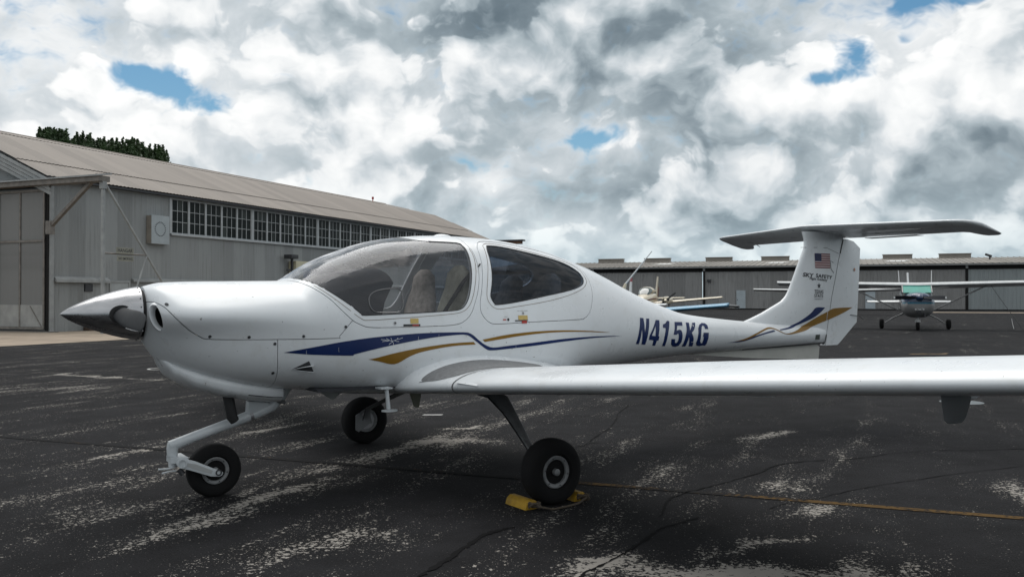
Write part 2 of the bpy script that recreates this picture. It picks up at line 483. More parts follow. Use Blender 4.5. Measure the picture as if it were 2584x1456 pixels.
# ------------------------------------------------------------------ ground
def asphalt():
    m = bpy.data.materials.new('worn_asphalt'); m.use_nodes = True; t = NT(m.node_tree); p = m.node_tree.nodes['Principled BSDF']
    c = t.coord(); x, y, z = t.sep(c)
    big = t.noise(c, .35, 3, .55); mid = t.noise(c, 2.6, 4, .6); fine = t.noise(c, 90, 3, .6)
    tone = big.lin(.3, .7, -.003, .004) + mid.lin(.3, .7, -.003, .004) + fine.lin(.2, .8, -.007, .009) + .0105
    base = t.comb(tone, tone, tone * 1.09)
    # scraped patches where the pale aggregate shows
    cw = t.vm('ADD', c, t.vm('SCALE', t.vm('SUBTRACT', t.noise(c, 1.7, 4, .6, col=True), (.5, .5, .5)), scale=.75))
    frames = {}
    wear = None
    for (cx, cy, ang, la, lb, s) in WEAR:
        fa = (round(ang / 30) * 30) % 180
        if fa not in frames:
            n = t.node('ShaderNodeVectorRotate', rotation_type='Z_AXIS'); t.put(n.inputs['Vector'], cw); n.inputs['Angle'].default_value = -R(fa)
            frames[fa] = S(m.node_tree, n.outputs[0])
        q = Matrix.Rotation(-R(fa), 3, 'Z') @ Vector((cx, cy, 0))
        n = t.node('ShaderNodeVectorMath', operation='MULTIPLY_ADD'); t.put(n.inputs[0], frames[fa])
        n.inputs[1].default_value = (1 / la, 1 / lb, 0); n.inputs[2].default_value = (-q.x / la, -q.y / lb, 0)
        v_ = S(m.node_tree, n.outputs[0]); d_ = t.vm('DOT_PRODUCT', v_, v_)
        e = t.node('ShaderNodeMath', operation='POWER'); e.inputs[0].default_value = math.exp(-1); t.put(e.inputs[1], d_)
        k_ = t.node('ShaderNodeMath', operation='MULTIPLY_ADD'); t.put(k_.inputs[0], S(m.node_tree, e.outputs[0])); k_.inputs[1].default_value = s
        if wear is not None: t.put(k_.inputs[2], wear)
        else: k_.inputs[2].default_value = 0
        wear = S(m.node_tree, k_.outputs[0])
    W = t.vm('ADD', c, t.vm('SCALE', t.noise(c, 9, 2, .6, col=True), scale=.05))
    al = x * .388 + y * .922; ac = x * .922 - y * .388
    patch = t.noise(t.comb(al * .34, ac * 1.7, 0.0), 1.0, 4, .62)
    patch2 = t.noise(t.comb(al * 1.1 + 9.0, ac * 4.0, 3.0), 1.0, 4, .6)
    den = (wear * 1.4 - x.step(.5, 3.0) * .18 + (patch - .50) * 2.1 + (patch2 - .5) * 1.6)
    fleck = t.noise(W, 34, 3, .62)
    fl = (fleck + den * .30).step(.665, .715)
    fl2 = (t.noise(c, 75, 2, .5) + den * .17).step(.675, .715) * .72
    scuff = (t.noise(t.comb(x * .5, y * 3.2, 5.0), 1.0, 6, .65)).step(.60, .78) * y.step(9, 15) * .30
    f = (fl * .82).mx(fl2).mx(scuff)
    tint = t.mix(mid, (.36, .335, .30), (.27, .255, .235))
    t.put(p.inputs['Base Color'], t.mix(f, base, tint))
    p.inputs['Roughness'].default_value = .95; p.inputs['Specular IOR Level'].default_value = .10
    t.put(p.inputs['Normal'], t.bump(fine + fleck * .6, .55, .006))
    return m
def gp(u, v):
    d = CAMH * FPX / (v - YH); return (u - 1292) / FPX * d, d
def wear_px(u0, v0, u1, v1, lb, s):
    (a, b), (c, d) = gp(u0, v0), gp(u1, v1)
    return ((a + c) / 2, (b + d) / 2, math.degrees(math.atan2(d - b, c - a)), math.hypot(c - a, d - b) / 2, lb, s)
WEAR = [wear_px(250, 1390, 700, 1270, .12, .62), wear_px(420, 1330, 900, 1185, .10, .65), wear_px(820, 1200, 1120, 1090, .16, .55), wear_px(190, 1165, 440, 1130, .10, .75),
        wear_px(60, 1300, 330, 1270, .25, .30), wear_px(1560, 1452, 2120, 1440, .16, .75), wear_px(1800, 1400, 2080, 1330, .10, .55), wear_px(1860, 1240, 2110, 1215, .20, .48),
        wear_px(2060, 1300, 2090, 1260, .14, .5), wear_px(1130, 1078, 1250, 1072, .06, .8), wear_px(560, 1100, 760, 1070, .10, .5), wear_px(1020, 1120, 1300, 1110, .16, .42),
        wear_px(850, 1400, 1000, 1330, .18, .34), wear_px(100, 945, 420, 955, .12, .65), wear_px(0, 985, 300, 975, .5, .3), wear_px(2300, 1260, 2584, 1200, .35, .26), wear_px(1800, 1100, 2150, 1080, .12, .5),
        wear_px(1480, 1450, 1560, 1390, .07, .6), wear_px(600, 1250, 650, 1230, .05, .3), wear_px(2150, 1450, 2584, 1400, .16, .22)]
ASPHALT = asphalt()
def sheet_z(poly, z): return [(x, y, z) for x, y in poly], [tuple(range(len(poly)))]
ground = tag(obj('asphalt_apron', sheet_z([(-900, -60), (900, -60), (900, 1500), (-900, 1500)], 0), ASPHALT, None, smooth=False), kind='structure')
CONC = mat('pale_concrete', (.28, .225, .17), .9, vary=.28, vscale=1.3, bump=.3, bscale=40)
SD = Vector((.388, .9217)); SN = Vector((-.9217, .388)); C0 = Vector((-17.82, 34.1))       # long side, end wall and near corner of the left hangar
def hp(t, s): p = C0 + SD * t + SN * s; return p.x, p.y
a = Vector((-13.3, 25.6))
conc = tag(obj('concrete_slab', sheet_z([tuple(a + SD * -8), tuple(a + SD * 15), hp(15, -.02), hp(0, 0), hp(0, 30), hp(-20, 30), tuple(a + SD * -8 + SN * 25)], .004), CONC, None, smooth=False), kind='structure')
for k in range(1, 4):
    q = a + SN * 0
    obj('slab_joint', sheet_z([tuple(a + SD * (15 - 4.6 * k)), tuple(a + SD * (15 - 4.6 * k) + SN * 20), tuple(a + SD * (15.05 - 4.6 * k) + SN * 20), tuple(a + SD * (15.05 - 4.6 * k))], .008), mat('joint_dirt', (.07, .055, .04), .95), conc, smooth=False)
far_strip = tag(obj('concrete_strip', sheet_z([(36.5, 78.5), (70, 65), (72, 68.5), (39, 81.5)], .004), CONC, None, smooth=False), kind='structure')
def line_paint():
    m = bpy.data.materials.new('worn_yellow_line'); m.use_nodes = True; t = NT(m.node_tree); p = m.node_tree.nodes['Principled BSDF']
    c = t.coord(); x, y, z = t.sep(c)
    n = t.noise(c, 26, 5, .65); big = t.noise(c, 1.3, 3, .5)
    f = (n + (big - .5) * .9 + x * .045 - .05).step(.44, .64)
    fine = t.noise(c, 90, 3, .6).lin(.2, .8, .005, .018)
    t.put(p.inputs['Base Color'], t.mix(f * .60, t.comb(fine, fine, fine * 1.06), (.135, .078, .022)))
    p.inputs['Roughness'].default_value = .95; p.inputs['Specular IOR Level'].default_value = .10
    return m
A, B = Vector((-12.9, 11.6)), Vector((11.1, 2.2)); d = (B - A).normalized(); nn = Vector((-d.y, d.x)) * .038
tag(obj('taxi_line', sheet_z([tuple(A - nn), tuple(B - nn), tuple(B + nn), tuple(A + nn)], .004), line_paint(), None, smooth=False), kind='structure')
TAR = mat('crack_tar', (.006, .006, .0065), .95, spec=.08, vary=.3, vscale=20)
def crack(pts, w, seed=0):
    rnd = random.Random(seed); P = smooth2(pts, 6, closed=False); L, Rr = [], []
    for i, p in enumerate(P):
        d = (Vector(P[min(i + 1, len(P) - 1)]) - Vector(P[max(i - 1, 0)])).normalized(); n = Vector((-d.y, d.x))
        ww = w * .5 * rnd.uniform(.25, 1.5) * (.3 if i in (0, len(P) - 1) else 1); o = n * rnd.uniform(-.008, .008)
        L.append(Vector(p) + o + n * ww / 2); Rr.append(Vector(p) + o - n * ww / 2)
    m = len(L)
    return [(q.x, q.y, .004) for q in L + Rr], [(i, i + 1, m + i + 1, m + i) for i in range(m - 1)]
for k, (pts, w) in enumerate([
        ([(.9, 5.37), (1.02, 5.79), (1.13, 5.97), (1.31, 6.16), (1.49, 6.32), (1.77, 6.61), (1.91, 6.76), (2.08, 7.0), (2.3, 7.15), (2.53, 7.24), (2.87, 7.33), (3.22, 7.54), (3.63, 7.69), (3.99, 7.71), (4.53, 7.81), (5.6, 8.1)], .030),
        ([(.2, 3.9), (.33, 4.24), (.46, 4.43), (.61, 4.66), (.76, 4.92), (.85, 5.09), (.98, 5.22), (1.14, 5.37)], .035),
        ([(1.6, 5.55), (1.72, 5.68), (1.95, 5.82), (2.28, 6.06), (2.55, 6.24), (2.89, 6.43), (3.29, 6.65), (4.06, 7.0)], .016),
        ([(-.45, 4.22), (-.38, 4.38), (-.31, 4.55), (-.25, 4.73), (-.17, 4.93), (-.09, 5.05), (.02, 5.14)], .06),
        ([(.56, 7.88), (.65, 7.97), (.7, 8.08), (.79, 8.11)], .03), ([(.72, 8.17), (.83, 8.56), (.98, 8.98), (1.1, 9.45), (1.22, 10.15), (1.45, 10.96)], .03),
        ([(-6.2, 11.3), (-5.2, 11.6), (-4.2, 11.9), (-3.0, 12.5)], .03), ([(-9, 16.5), (-7, 17.3), (-5.5, 18.6)], .04)]):
    obj('crack', crack(pts, w, k), TAR, ground, smooth=False)
MARK = mat('faded_white_paint', (.42, .42, .41), .8, vary=.3, vscale=14)
def ringmark(cx, cy, r0, r1, n=28):
    return [(cx + r * math.cos(a), cy + r * math.sin(a), .004) for r in (r0, r1) for a in [2 * math.pi * k / n for k in range(n)]], [(i, (i + 1) % n, n + (i + 1) % n, n + i) for i in range(n)]
obj('tie_down_mark', ringmark(-6.55, 16.5, .20, .25), MARK, ground, smooth=False)
obj('tie_down_mark', ringmark(5.72, 11.25, .0, .26), mat('grey_blue_paint', (.10, .115, .125), .8, vary=.3), ground, smooth=False)
obj('painted_mark', sheet_z([(5.62, 11.5), (5.85, 11.5), (5.87, 11.56), (5.64, 11.56)], .008), MARK, ground, smooth=False)
obj('painted_mark', sheet_z([(-1.02, 10.0), (-.8, 10.0), (-.78, 10.07), (-1.0, 10.07)], .004), MARK, ground, smooth=False)
rust = mat('rust_stain', (.16, .10, .045), .9, vary=.4, vscale=6)
obj('ground_stain', crack([(9.3, 20.7), (9.7, 20.9), (10.1, 20.8), (10.4, 21.1)], .35, 9), rust, ground, smooth=False)

# ------------------------------------------------------------------ corrugated sheet
def corrugated(width, z0, z1, pitch, amp, seg=4, zf=None):
    """standing sheet in the local x-z plane; zf(x) may give the top edge"""
    n = max(2, int(width / pitch * seg)); V = []
    for i in range(n + 1):
        x = width * i / n; y = amp * math.sin(2 * math.pi * x / pitch)
        V += [(x, y, z0), (x, y, zf(x) if zf else z1)]
    return V, [(2 * i, 2 * i + 2, 2 * i + 3, 2 * i + 1) for i in range(n)]
WALL = cladding('weathered_corrugated', (.285, .298, .30), (.170, .172, .168), .55, .1, .80, 9, .75)
WALL2 = cladding('hangar_door_sheet', (.225, .226, .223), (.075, .072, .072), .55, .1, 1.2, 5, .85)
ROOF = cladding('brown_roof_sheet', (.205, .178, .155), (.15, .132, .115), .7, .0, .9, 4, .6)
TRIM = mat('galvanised_trim', (.30, .31, .31), .5, .2, vary=.2, vscale=3)
FRAME = mat('window_frame_grey', (.40, .42, .43), .5, vary=.15, vscale=5)
def pane_glass():
    m = bpy.data.materials.new('dirty_window_pane'); m.use_nodes = True; t = NT(m.node_tree); p = m.node_tree.nodes['Principled BSDF']
    oi = t.node('ShaderNodeObjectInfo'); r = S(m.node_tree, oi.outputs['Random']); n = t.noise(t.coord('Object'), 3, 4, .6)
    t.put(p.inputs['Base Color'], t.mix((r.pow(4.0) * .8 + n.step(.5, .8) * .25).sat(), (.006, .010, .010), (.055, .065, .062)))
    p.inputs['Roughness'].default_value = .33; p.inputs['Specular IOR Level'].default_value = .12
    return m
PANE = pane_glass()
RUSTY = mat('rusty_steel', (.18, .165, .15), .6, .2, vary=.35, vscale=5)
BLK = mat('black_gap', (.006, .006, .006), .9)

# ------------------------------------------------------------------ left hangar (local x runs along the long side, y into the building)
HA = math.atan2(SD.y, SD.x)
hangar = empty('hangar', (C0.x, C0.y, 0), HA, 'large weathered corrugated metal hangar with brown roof and long window band', 'hangar')
HL, HW, EV = 40.5, 19.5, 6.05
BRK = [(-.35, 5.98), (4.85, 8.2), (9.76, 9.33), (14.65, 8.2), (19.85, 5.98)]
prof = curve_interp(BRK)
WZ0, WZ1 = 4.27, 5.76
def side_wall():
    parts = [corrugated(6.2, 2.15, 5.9, .067, .009)]
    v, f = corrugated(HL - 6.2, 2.15, WZ0 - .06, .067, .009); parts.append(([(x + 6.2, y, z) for x, y, z in v], f))
    v, f = corrugated(HL - 6.2, WZ1 + .06, 5.95, .067, .009); parts.append(([(x + 6.2, y, z) for x, y, z in v], f))
    parts.append(corrugated(2.80, 0, 1.98, .067, .009)); v, f = corrugated(HL - 3.86, 0, 1.98, .067, .009); parts.append(([(x + 3.86, y, z) for x, y, z in v], f))
    v, f = corrugated(HL, 1.98, 2.15, .067, .009); parts.append(([(x, y, z) for x, y, z in v], f))
    return join(*parts)
obj('side_wall', side_wall(), WALL, hangar)
obj('side_wall', xf(corrugated(HL, 0, 5.95, .3, .009), Matrix.Translation((0, HW, 0))), WALL, hangar)
end = corrugated(HW, 0, 6, .067, .009, 3, lambda y: prof(y) - .05)
rot = lambda vf, x: ([(x + q, p, z) for p, q, z in vf[0]], vf[1])
obj('end_wall', rot(end, .02), WALL, hangar); obj('end_wall', rot(corrugated(HW, 0, 6, .3, .009, 3, lambda y: prof(y) - .05), HL), WALL, hangar)
def roofsheet(y0, z0, y1, z1, x0, x1):
    n = int((x1 - x0) / .10); V = []
    L = math.hypot(y1 - y0, z1 - z0); ny, nz = -(z1 - z0) / L, (y1 - y0) / L
    for i in range(n + 1):
        x = x0 + (x1 - x0) * i / n; a = .012 * (1 if i % 2 else -1)
        V += [(x, y0 + ny * a, z0 + nz * a), (x, y1 + ny * a, z1 + nz * a)]
    return V, [(2 * i, 2 * i + 2, 2 * i + 3, 2 * i + 1) for i in range(n)]
roof = []
for (y0, z0), (y1, z1) in zip(BRK[:-1], BRK[1:]):
    rows = 3 if abs(y1 - y0) > 4.95 else 2
    for k in range(rows):
        f0, f1 = k / rows, (k + 1) / rows + (.01 if k < rows - 1 else 0)
        lift = .035 if y1 < 10 else .0
        roof.append(obj('roof_sheet', roofsheet(y0 + (y1 - y0) * f0, z0 + (z1 - z0) * f0 + (.03 if (k % 2) else 0), y0 + (y1 - y0) * f1, z0 + (z1 - z0) * f1 + (.03 if (k % 2) else 0), -.45, HL + .45), ROOF, hangar, smooth=False))
obj('ridge_cap', tube([(-.5, 9.76, 9.36), (HL + .5, 9.76, 9.36)], .12, 8, .4), ROOF, hangar)
obj('eave_soffit', box(-.4, HL + .4, -.32, -.02, 5.86, 5.93), DGREY, hangar, smooth=False)
obj('eave_beam', box(0, HL, -.05, -.012, 5.80, 5.90), TRIM, hangar, smooth=False)
for k in range(4):                              # stepped bargeboard over the doors
    o = .10 + .17 * k
    pts = [(BRK[0][0], BRK[0][1]), (BRK[1][0], BRK[1][1]), (BRK[2][0], BRK[2][1]), (BRK[3][0], BRK[3][1]), (BRK[4][0], BRK[4][1])]
    for (y0, z0), (y1, z1) in zip(pts[:-1], pts[1:]):
        obj('bargeboard', ([(-.46 + .05 * k, y, z - o + dz) for y, z in ((y0, z0), (y1, z1)) for dz in (0, -.14)] + [(-.40 + .05 * k, y, z - o + dz) for y, z in ((y0, z0), (y1, z1)) for dz in (0, -.14)], [(0, 2, 3, 1), (4, 5, 7, 6), (0, 4, 6, 2), (1, 3, 7, 5), (0, 1, 5, 4), (2, 6, 7, 3)]), TRIM, hangar, smooth=False)
# canopy-like ledge low on the side wall, door and small louvre
obj('wall_ledge', loft([[(x, -.02, 2.16), (x, -.20, 2.04), (x, -.20, 1.93), (x, -.02, 1.97)] for x in (.10, 2.68)]), TRIM, hangar, smooth=False)
obj('wall_ledge', loft([[(x, -.02, 2.16), (x, -.16, 2.08), (x, -.16, 2.0), (x, -.02, 2.0)] for x in (3.95, HL - .2)]), TRIM, hangar, smooth=False)
hd = obj('door', box(2.87, 3.78, -.03, .02, .02, 1.96), mat('pale_steel_door', (.33, .35, .355), .5, vary=.1), hangar, smooth=False)
obj('door_frame', join(box(2.79, 2.87, -.06, .03, 0, 2.04), box(3.78, 3.86, -.06, .03, 0, 2.04), box(2.87, 3.78, -.06, .03, 1.96, 2.04)), TRIM, hd, smooth=False)
obj('louvre', box(1.55, 1.92, -.06, .0, 1.58, 1.88), DGREY, hangar, smooth=False)
obj('plinth', box(1.5, 4.2, -.35, -.02, .0, .38), mat('brown_plinth', (.075, .05, .038), .9, vary=.3), hangar, smooth=False)
# window band
wx = 6.2
pv = {}
for grp in range(6):
    for i in range(5):
        x0 = 6.2 + grp * 5.62 + i * 1.10 + .06; w = .99
        if x0 + w > HL - .5: continue
        win = empty('window', (x0, 0, WZ0)); win.parent = hangar
        hgt = WZ1 - WZ0
        fr = [box(-.055, 0, -.05, .03, -.05, hgt + .05), box(w, w + .055, -.05, .03, -.05, hgt + .05), box(0, w, -.05, .03, -.05, 0), box(0, w, -.05, .03, hgt, hgt + .05)]
        obj('frame', join(*fr), FRAME, win, smooth=False)
        obj('glazing_bar', join(*[box(w * k / 3 - .012, w * k / 3 + .012, -.03, .0, 0, hgt) for k in (1, 2)], *[box(0, w, -.032, .0, hgt * k / 3 - .012, hgt * k / 3 + .012) for k in (1, 2)]), FRAME, win, smooth=False)
        for a in range(3):
            for b in range(3):
                key = 'pane'
                if key not in pv:
                    o = obj('pane', box(0, w / 3 - .03, -.012, -.004, 0, hgt / 3 - .03), PANE, win, smooth=False); pv[key] = o.data
                else:
                    o = bpy.data.objects.new('pane', pv[key]); COL.objects.link(o); o.parent = win
                o.location = (w * a / 3 + .015, 0, hgt * b / 3 + .015); o.rotation_euler = (R(random.uniform(-1.2, 1.2)), 0, R(random.uniform(-1.2, 1.2)))
    obj('window_post', box(6.2 + grp * 5.62 - .12, 6.2 + grp * 5.62 - .0, -.07, .03, WZ0 - .05, WZ1 + .05), FRAME, hangar, smooth=False)
obj('window_sill', box(6.15, HL - .3, -.12, -.01, WZ0 - .13, WZ0 - .055), FRAME, hangar, smooth=False)
obj('window_head', box(6.15, HL - .3, -.06, -.01, WZ1 + .055, WZ1 + .10), FRAME, hangar, smooth=False)
# sliding doors on the end wall (local x < 0 side), their track and the outrigger frame
PW_ = 2.6
for k in range(5):
    y0 = .12 + k * PW_
    dp = empty('sliding_door', (-.16 - .10 * (k % 2), y0, 0)); dp.parent = hangar
    v, f = corrugated(PW_ - .04, .08, 5.55, .067, .009); obj('door_sheet', ([(q, p, z) for p, q, z in v], f), WALL2, dp)
    obj('rail', join(*[box(-.05, -.01, 0, PW_ - .04, z, z + .09) for z in (.10, 3.48, 5.42)]), RUSTY, dp, smooth=False)
    obj('stile', join(*[box(-.045, -.008, y, y + .07, .1, 5.5) for y in (0., PW_ * .5, PW_ - .11)]), RUSTY, dp, smooth=False)
    obj('kick_plate', box(-.03, -.012, .08, PW_ - .12, .2, 1.05), mat('pale_kick_plate', (.30, .30, .29), .6, vary=.2, vscale=2), dp, smooth=False)
    obj('brace', tube([(-.04, .08, .15), (-.04, .75, 1.0)], .02, 6), RUSTY, dp)
obj('door_gap', box(-.14, -.10, -.02, .11, .0, 5.6), BLK, hangar, smooth=False)
obj('floor_track', box(-.40, -.05, -.5, 14, .008, .03), RUSTY, hangar, smooth=False)
obj('track_beam', box(-.55, -.08, -3.14, HW, 5.62, 5.82), RUSTY, hangar, smooth=False)
obj('track_hood', loft([[(-.62, y, 5.80), (-.62, y, 5.86), (-.05, y, 5.96), (-.05, y, 5.90)] for y in (-3.2, HW)]), TRIM, hangar, smooth=False)
og = obj('outrigger_post', join(box(-.36, -.26, -3.10, -3.0, 0, 5.62), box(-.40, -.22, -3.14, -2.96, 5.35, 5.62)), TRIM, hangar, smooth=False)
obj('outrigger_stay', tube([(-.31, -3.1, 5.6), (3.9, -3.25, .05)], .045, 8), TRIM, og)
obj('outrigger_tie', tube([(-.31, -3.05, 2.98), (1.68, -3.18, 2.98)], .03, 8), RUSTY, og)
obj('outrigger_tie', tube([(1.68, -3.18, 2.95), (.55, -3.12, .05)], .035, 8), TRIM, og)
obj('outrigger_brace', box(-.06, .06, -.07, .07, 0, 3.05), RUSTY, hangar, smooth=False).matrix_local = Matrix.Translation((-.30, -.35, 4.05)) @ Vector((0, -2.15, 1.62)).to_track_quat('Z', 'X').to_matrix().to_4x4()
obj('brace_plate', box(-.40, -.2, -.45, -.18, 3.75, 4.25), RUSTY, hangar, smooth=False)
obj('corner_post', box(-.10, .06, -.10, .05, 0, 5.7), TRIM, hangar, smooth=False)
sg = obj('gate_sign', box(-.34, -.32, -3.85 + .05, -3.05, 2.86, 3.20) if False else box(.18, 1.0, -3.20, -3.18, 2.98, 3.22), mat('sign_off_white', (.26, .26, .22), .6, vary=.2), og, smooth=False)
obj('gate_sign', box(.22, 1.0, -3.20, -3.18, 2.70, 2.90), MATS['sign_off_white'], og, smooth=False)
def sidetext(s, x0, x1, z0, z1, y, m, parent):
    uv, f = text_mesh(s, bold=.01); return obj('lettering', ([(x0 + (x1 - x0) * a, y, z0 + (z1 - z0) * b) for a, b in uv], f), m, parent, smooth=False, recalc=False)
sidetext('HANGAR', .24, .94, 3.04, 3.18, -3.204, BLACK, og)
sidetext('NO SMOKING', .28, .94, 2.75, 2.85, -3.204, BLACK, og)
# far-end track stub above the trainer's roof
obj('track_hood', box(HL + .05, HL + .6, -3.2, 2, 5.84, 5.96), DGREY, hangar, smooth=False)
obj('track_beam', box(HL + .1, HL + .5, -3.0, 2, 5.62, 5.84), mat('brown_rust', (.13, .07, .045), .8, vary=.3), hangar, smooth=False)
obj('roof_beacon', join(tube([(38.8, 9.6, 9.3), (38.8, 9.6, 9.52)], .04, 6), tube([(38.8, 9.6, 9.52), (38.8, 9.6, 9.72)], .09, 8)), mat('red_beacon', (.35, .015, .015), .4), hangar)
obj('roof_pipe', tube([(3.2, 9.2, 9.2), (3.2, 9.2, 9.75)], .06, 8), DGREY, hangar)
# wall-mounted equipment
hloc = lambda t, s=0.: (*hp(t, s), 0)
eb = empty('ventilator_box', hloc(4.77), HA, 'white square ventilator box with a ring of slots, left of the window band', 'ventilator')
obj('housing', box(0, 1.04, -.32, -.012, 3.68, 4.93), mat('pale_cabinet', (.36, .40, .42), .45, vary=.12, vscale=2), eb, smooth=False, bevel=.015)
obj('side_panel', box(-.012, -.003, -.30, -.03, 3.70, 4.91), mat('tan_cabinet_side', (.27, .245, .21), .6, vary=.15), eb, smooth=False)
for k in range(22):
    a = 2 * math.pi * k / 22
    obj('slot', box(-.022, .022, -.008, .008, -.014, .014), DGREY, eb, smooth=False).matrix_local = Matrix.Translation((.50, -.328, 4.34)) @ Matrix.Rotation(a, 4, 'Y') @ Matrix.Translation((.30, 0, 0))
fl = empty('wall_floodlight', hloc(14.6), HA, 'black floodlight on a bracket above the cream and blue sign', 'light')
obj('lamp_head', box(-.55, .05, -.75, -.25, 3.40, 3.62), DGREY, fl, bevel=.02); obj('bracket', join(box(-.10, .0, -.45, -.35, 1.9, 3.42), box(-.5, -.1, -.42, -.38, 2.75, 2.85)), DGREY, fl, smooth=False)
fs = empty('fuel_cabinet', hloc(14.6), HA, 'cream cabinet with a blue panel standing by the hangar wall', 'cabinet')
obj('cabinet_body', box(.12, 1.5, -.55, -.05, 0, 3.30), mat('cream_cabinet', (.50, .47, .34), .55, vary=.1), fs, bevel=.04); obj('blue_panel', box(.75, 1.4, -.57, -.55, 2.2, 2.98), mat('blue_panel', (.012, .075, .28), .4), fs, smooth=False)

# ------------------------------------------------------------------ far hangar row
FA, FB_ = Vector((22.35, 102.0)), Vector((52.5, 90.5)); fd = (FB_ - FA).normalized(); F0 = FA - fd * 27.0
fh = empty('hangar_row', (F0.x, F0.y, 0), math.atan2(fd.y, fd.x), 'long low grey metal hangar row with flat doors across the far apron', 'hangar')
WALL3 = cladding('grey_ribbed_wall', (.265, .262, .258), (.15, .147, .142), .6, .05, 1.9, 3.0, .7)
WALL4 = cladding('blue_grey_ribbed_wall', (.29, .32, .325), (.18, .20, .205), .6, .05, 2.4, 3.0, .4)
ROOF2 = cladding('grey_brown_roof', (.20, .185, .165), (.15, .14, .125), .7, 0, 1.3, 2, .5)
FLEN = 27 + 32.3 + 24
fx = lambda u: (lambda r: (F0.x - r * F0.y) / (r * fd.y - fd.x))((u - 1292) / FPX)
def ribbed(x0, x1, z0, z1, pitch=.38, amp=.05):
    V = []; xs = []
    k = 0
    x = x0
    while x < x1:
        for dx_, a in ((0, 0), (.22, 0), (.26, -amp), (.34, -amp)):
            if x + dx_ <= x1: V += [(x + dx_, a, z0), (x + dx_, a, z1)]
        x += pitch
    n = len(V) // 2
    return V, [(2 * i, 2 * i + 2, 2 * i + 3, 2 * i + 1) for i in range(n - 1)]
bays = [0, fx(1497), fx(1777), fx(2130), fx(2440), FLEN]
for k, (a, b) in enumerate(zip(bays[:-1], bays[1:])):
    obj('door_leaf', ribbed(a + .12, b - .12, .1, 4.30), WALL4 if k == 4 else WALL3, fh, smooth=False)
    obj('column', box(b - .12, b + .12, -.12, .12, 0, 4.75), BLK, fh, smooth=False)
    obj('downpipe_head', box(b - .12, b + .12, -.16, -.122, 4.40, 4.9), TRIM, fh, smooth=False)
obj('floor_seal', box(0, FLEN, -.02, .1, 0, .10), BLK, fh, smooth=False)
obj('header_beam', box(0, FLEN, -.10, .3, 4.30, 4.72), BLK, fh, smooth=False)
obj('gutter', box(-.5, FLEN + .5, -.55, -.1, 4.72, 4.90), mat('gutter_grey', (.22, .22, .215), .5, vary=.2, vscale=1.0), fh, smooth=False)
obj('roof', ([(x, y, z) for x in (-.5, FLEN + .5) for y, z in ((-.5, 4.92), (11, 5.95), (22, 4.92))], [(0, 3, 4, 1), (1, 4, 5, 2)]), ROOF2, fh, smooth=False)
for k in range(int(FLEN / .6)):
    obj('roof_rib', ([(k * .6 + q, y, z + w_) for q in (-.04, .04) for y, z in ((-.5, 4.92), (11, 5.95)) for w_ in (.006, .05)], [(0, 2, 3, 1), (4, 5, 7, 6), (1, 3, 7, 5), (0, 1, 5, 4)]), ROOF2, fh, smooth=False)
obj('end_wall', ([(0, 0, 0), (0, 22, 0), (0, 22, 4.9), (0, 11, 5.9), (0, 0, 4.9), (FLEN, 0, 0), (FLEN, 22, 0), (FLEN, 22, 4.9), (FLEN, 11, 5.9), (FLEN, 0, 4.9)], [(0, 1, 2, 3, 4), (5, 6, 7, 8, 9)]), WALL3, fh, smooth=False)
VENT = mat('vent_tan', (.27, .245, .215), .6, vary=.12, vscale=.8)
sc_ = lambda u: fx(u)
for u0, u1 in ((1512, 1574), (1628, 1692), (1782, 1848), (1922, 1992), (2228, 2302), (2370, 2450)):
    # the monitors stand on the ridge, 11 m back: same pixel column, deeper line
    k = (CAMH * 0 + 1); x0 = fx(u0); x1 = fx(u1)
    def back(u):
        r = (u - 1292) / FPX; o = F0 + Vector((-fd.y, fd.x)) * 11.0; return (o.x - r * o.y) / (r * fd.y - fd.x)
    o = obj('ridge_vent', join(box(back(u0), back(u1), 10.6, 11.4, 5.9, 6.38), box(back(u0) - .06, back(u1) + .06, 10.45, 11.55, 6.38, 6.45)), VENT, fh, smooth=False)
for u, z in ((1650, 5.3), (1945, 5.4), (2262, 5.35)):
    obj('skylight', ([(fx(u) + a, 5 + b, 5.46 + b * .0936) for a, b in ((-1.0, -1.2), (1.0, -1.2), (1.6, 1.2), (-.4, 1.2))], [(0, 1, 2, 3)]), mat('skylight_white', (.62, .62, .6), .4), fh, smooth=False)
for u in (1870, 2196):
    dr = obj('side_door', box(fx(u) - .5, fx(u) + .5, -.12, -.06, .12, 2.15), mat('pale_blue_door', (.40, .45, .48), .5, vary=.08), fh, smooth=False); obj('handle', box(fx(u) - .42, fx(u) - .36, -.16, -.12, 1.0, 1.14), DGREY, dr, smooth=False)
obj('wall_lamp', box(fx(1790) - .22, fx(1790) + .22, -.35, -.06, 3.15, 3.42), DGREY, fh, smooth=False)
obj('roof_exhaust', join(tube([(fx(2520), 6, 5.4), (fx(2520), 6, 5.9)], .08, 8), tube([(fx(2520) - .45, 6, 6.1), (fx(2520) + .2, 6, 5.85)], .13, 8)), DGREY, fh)

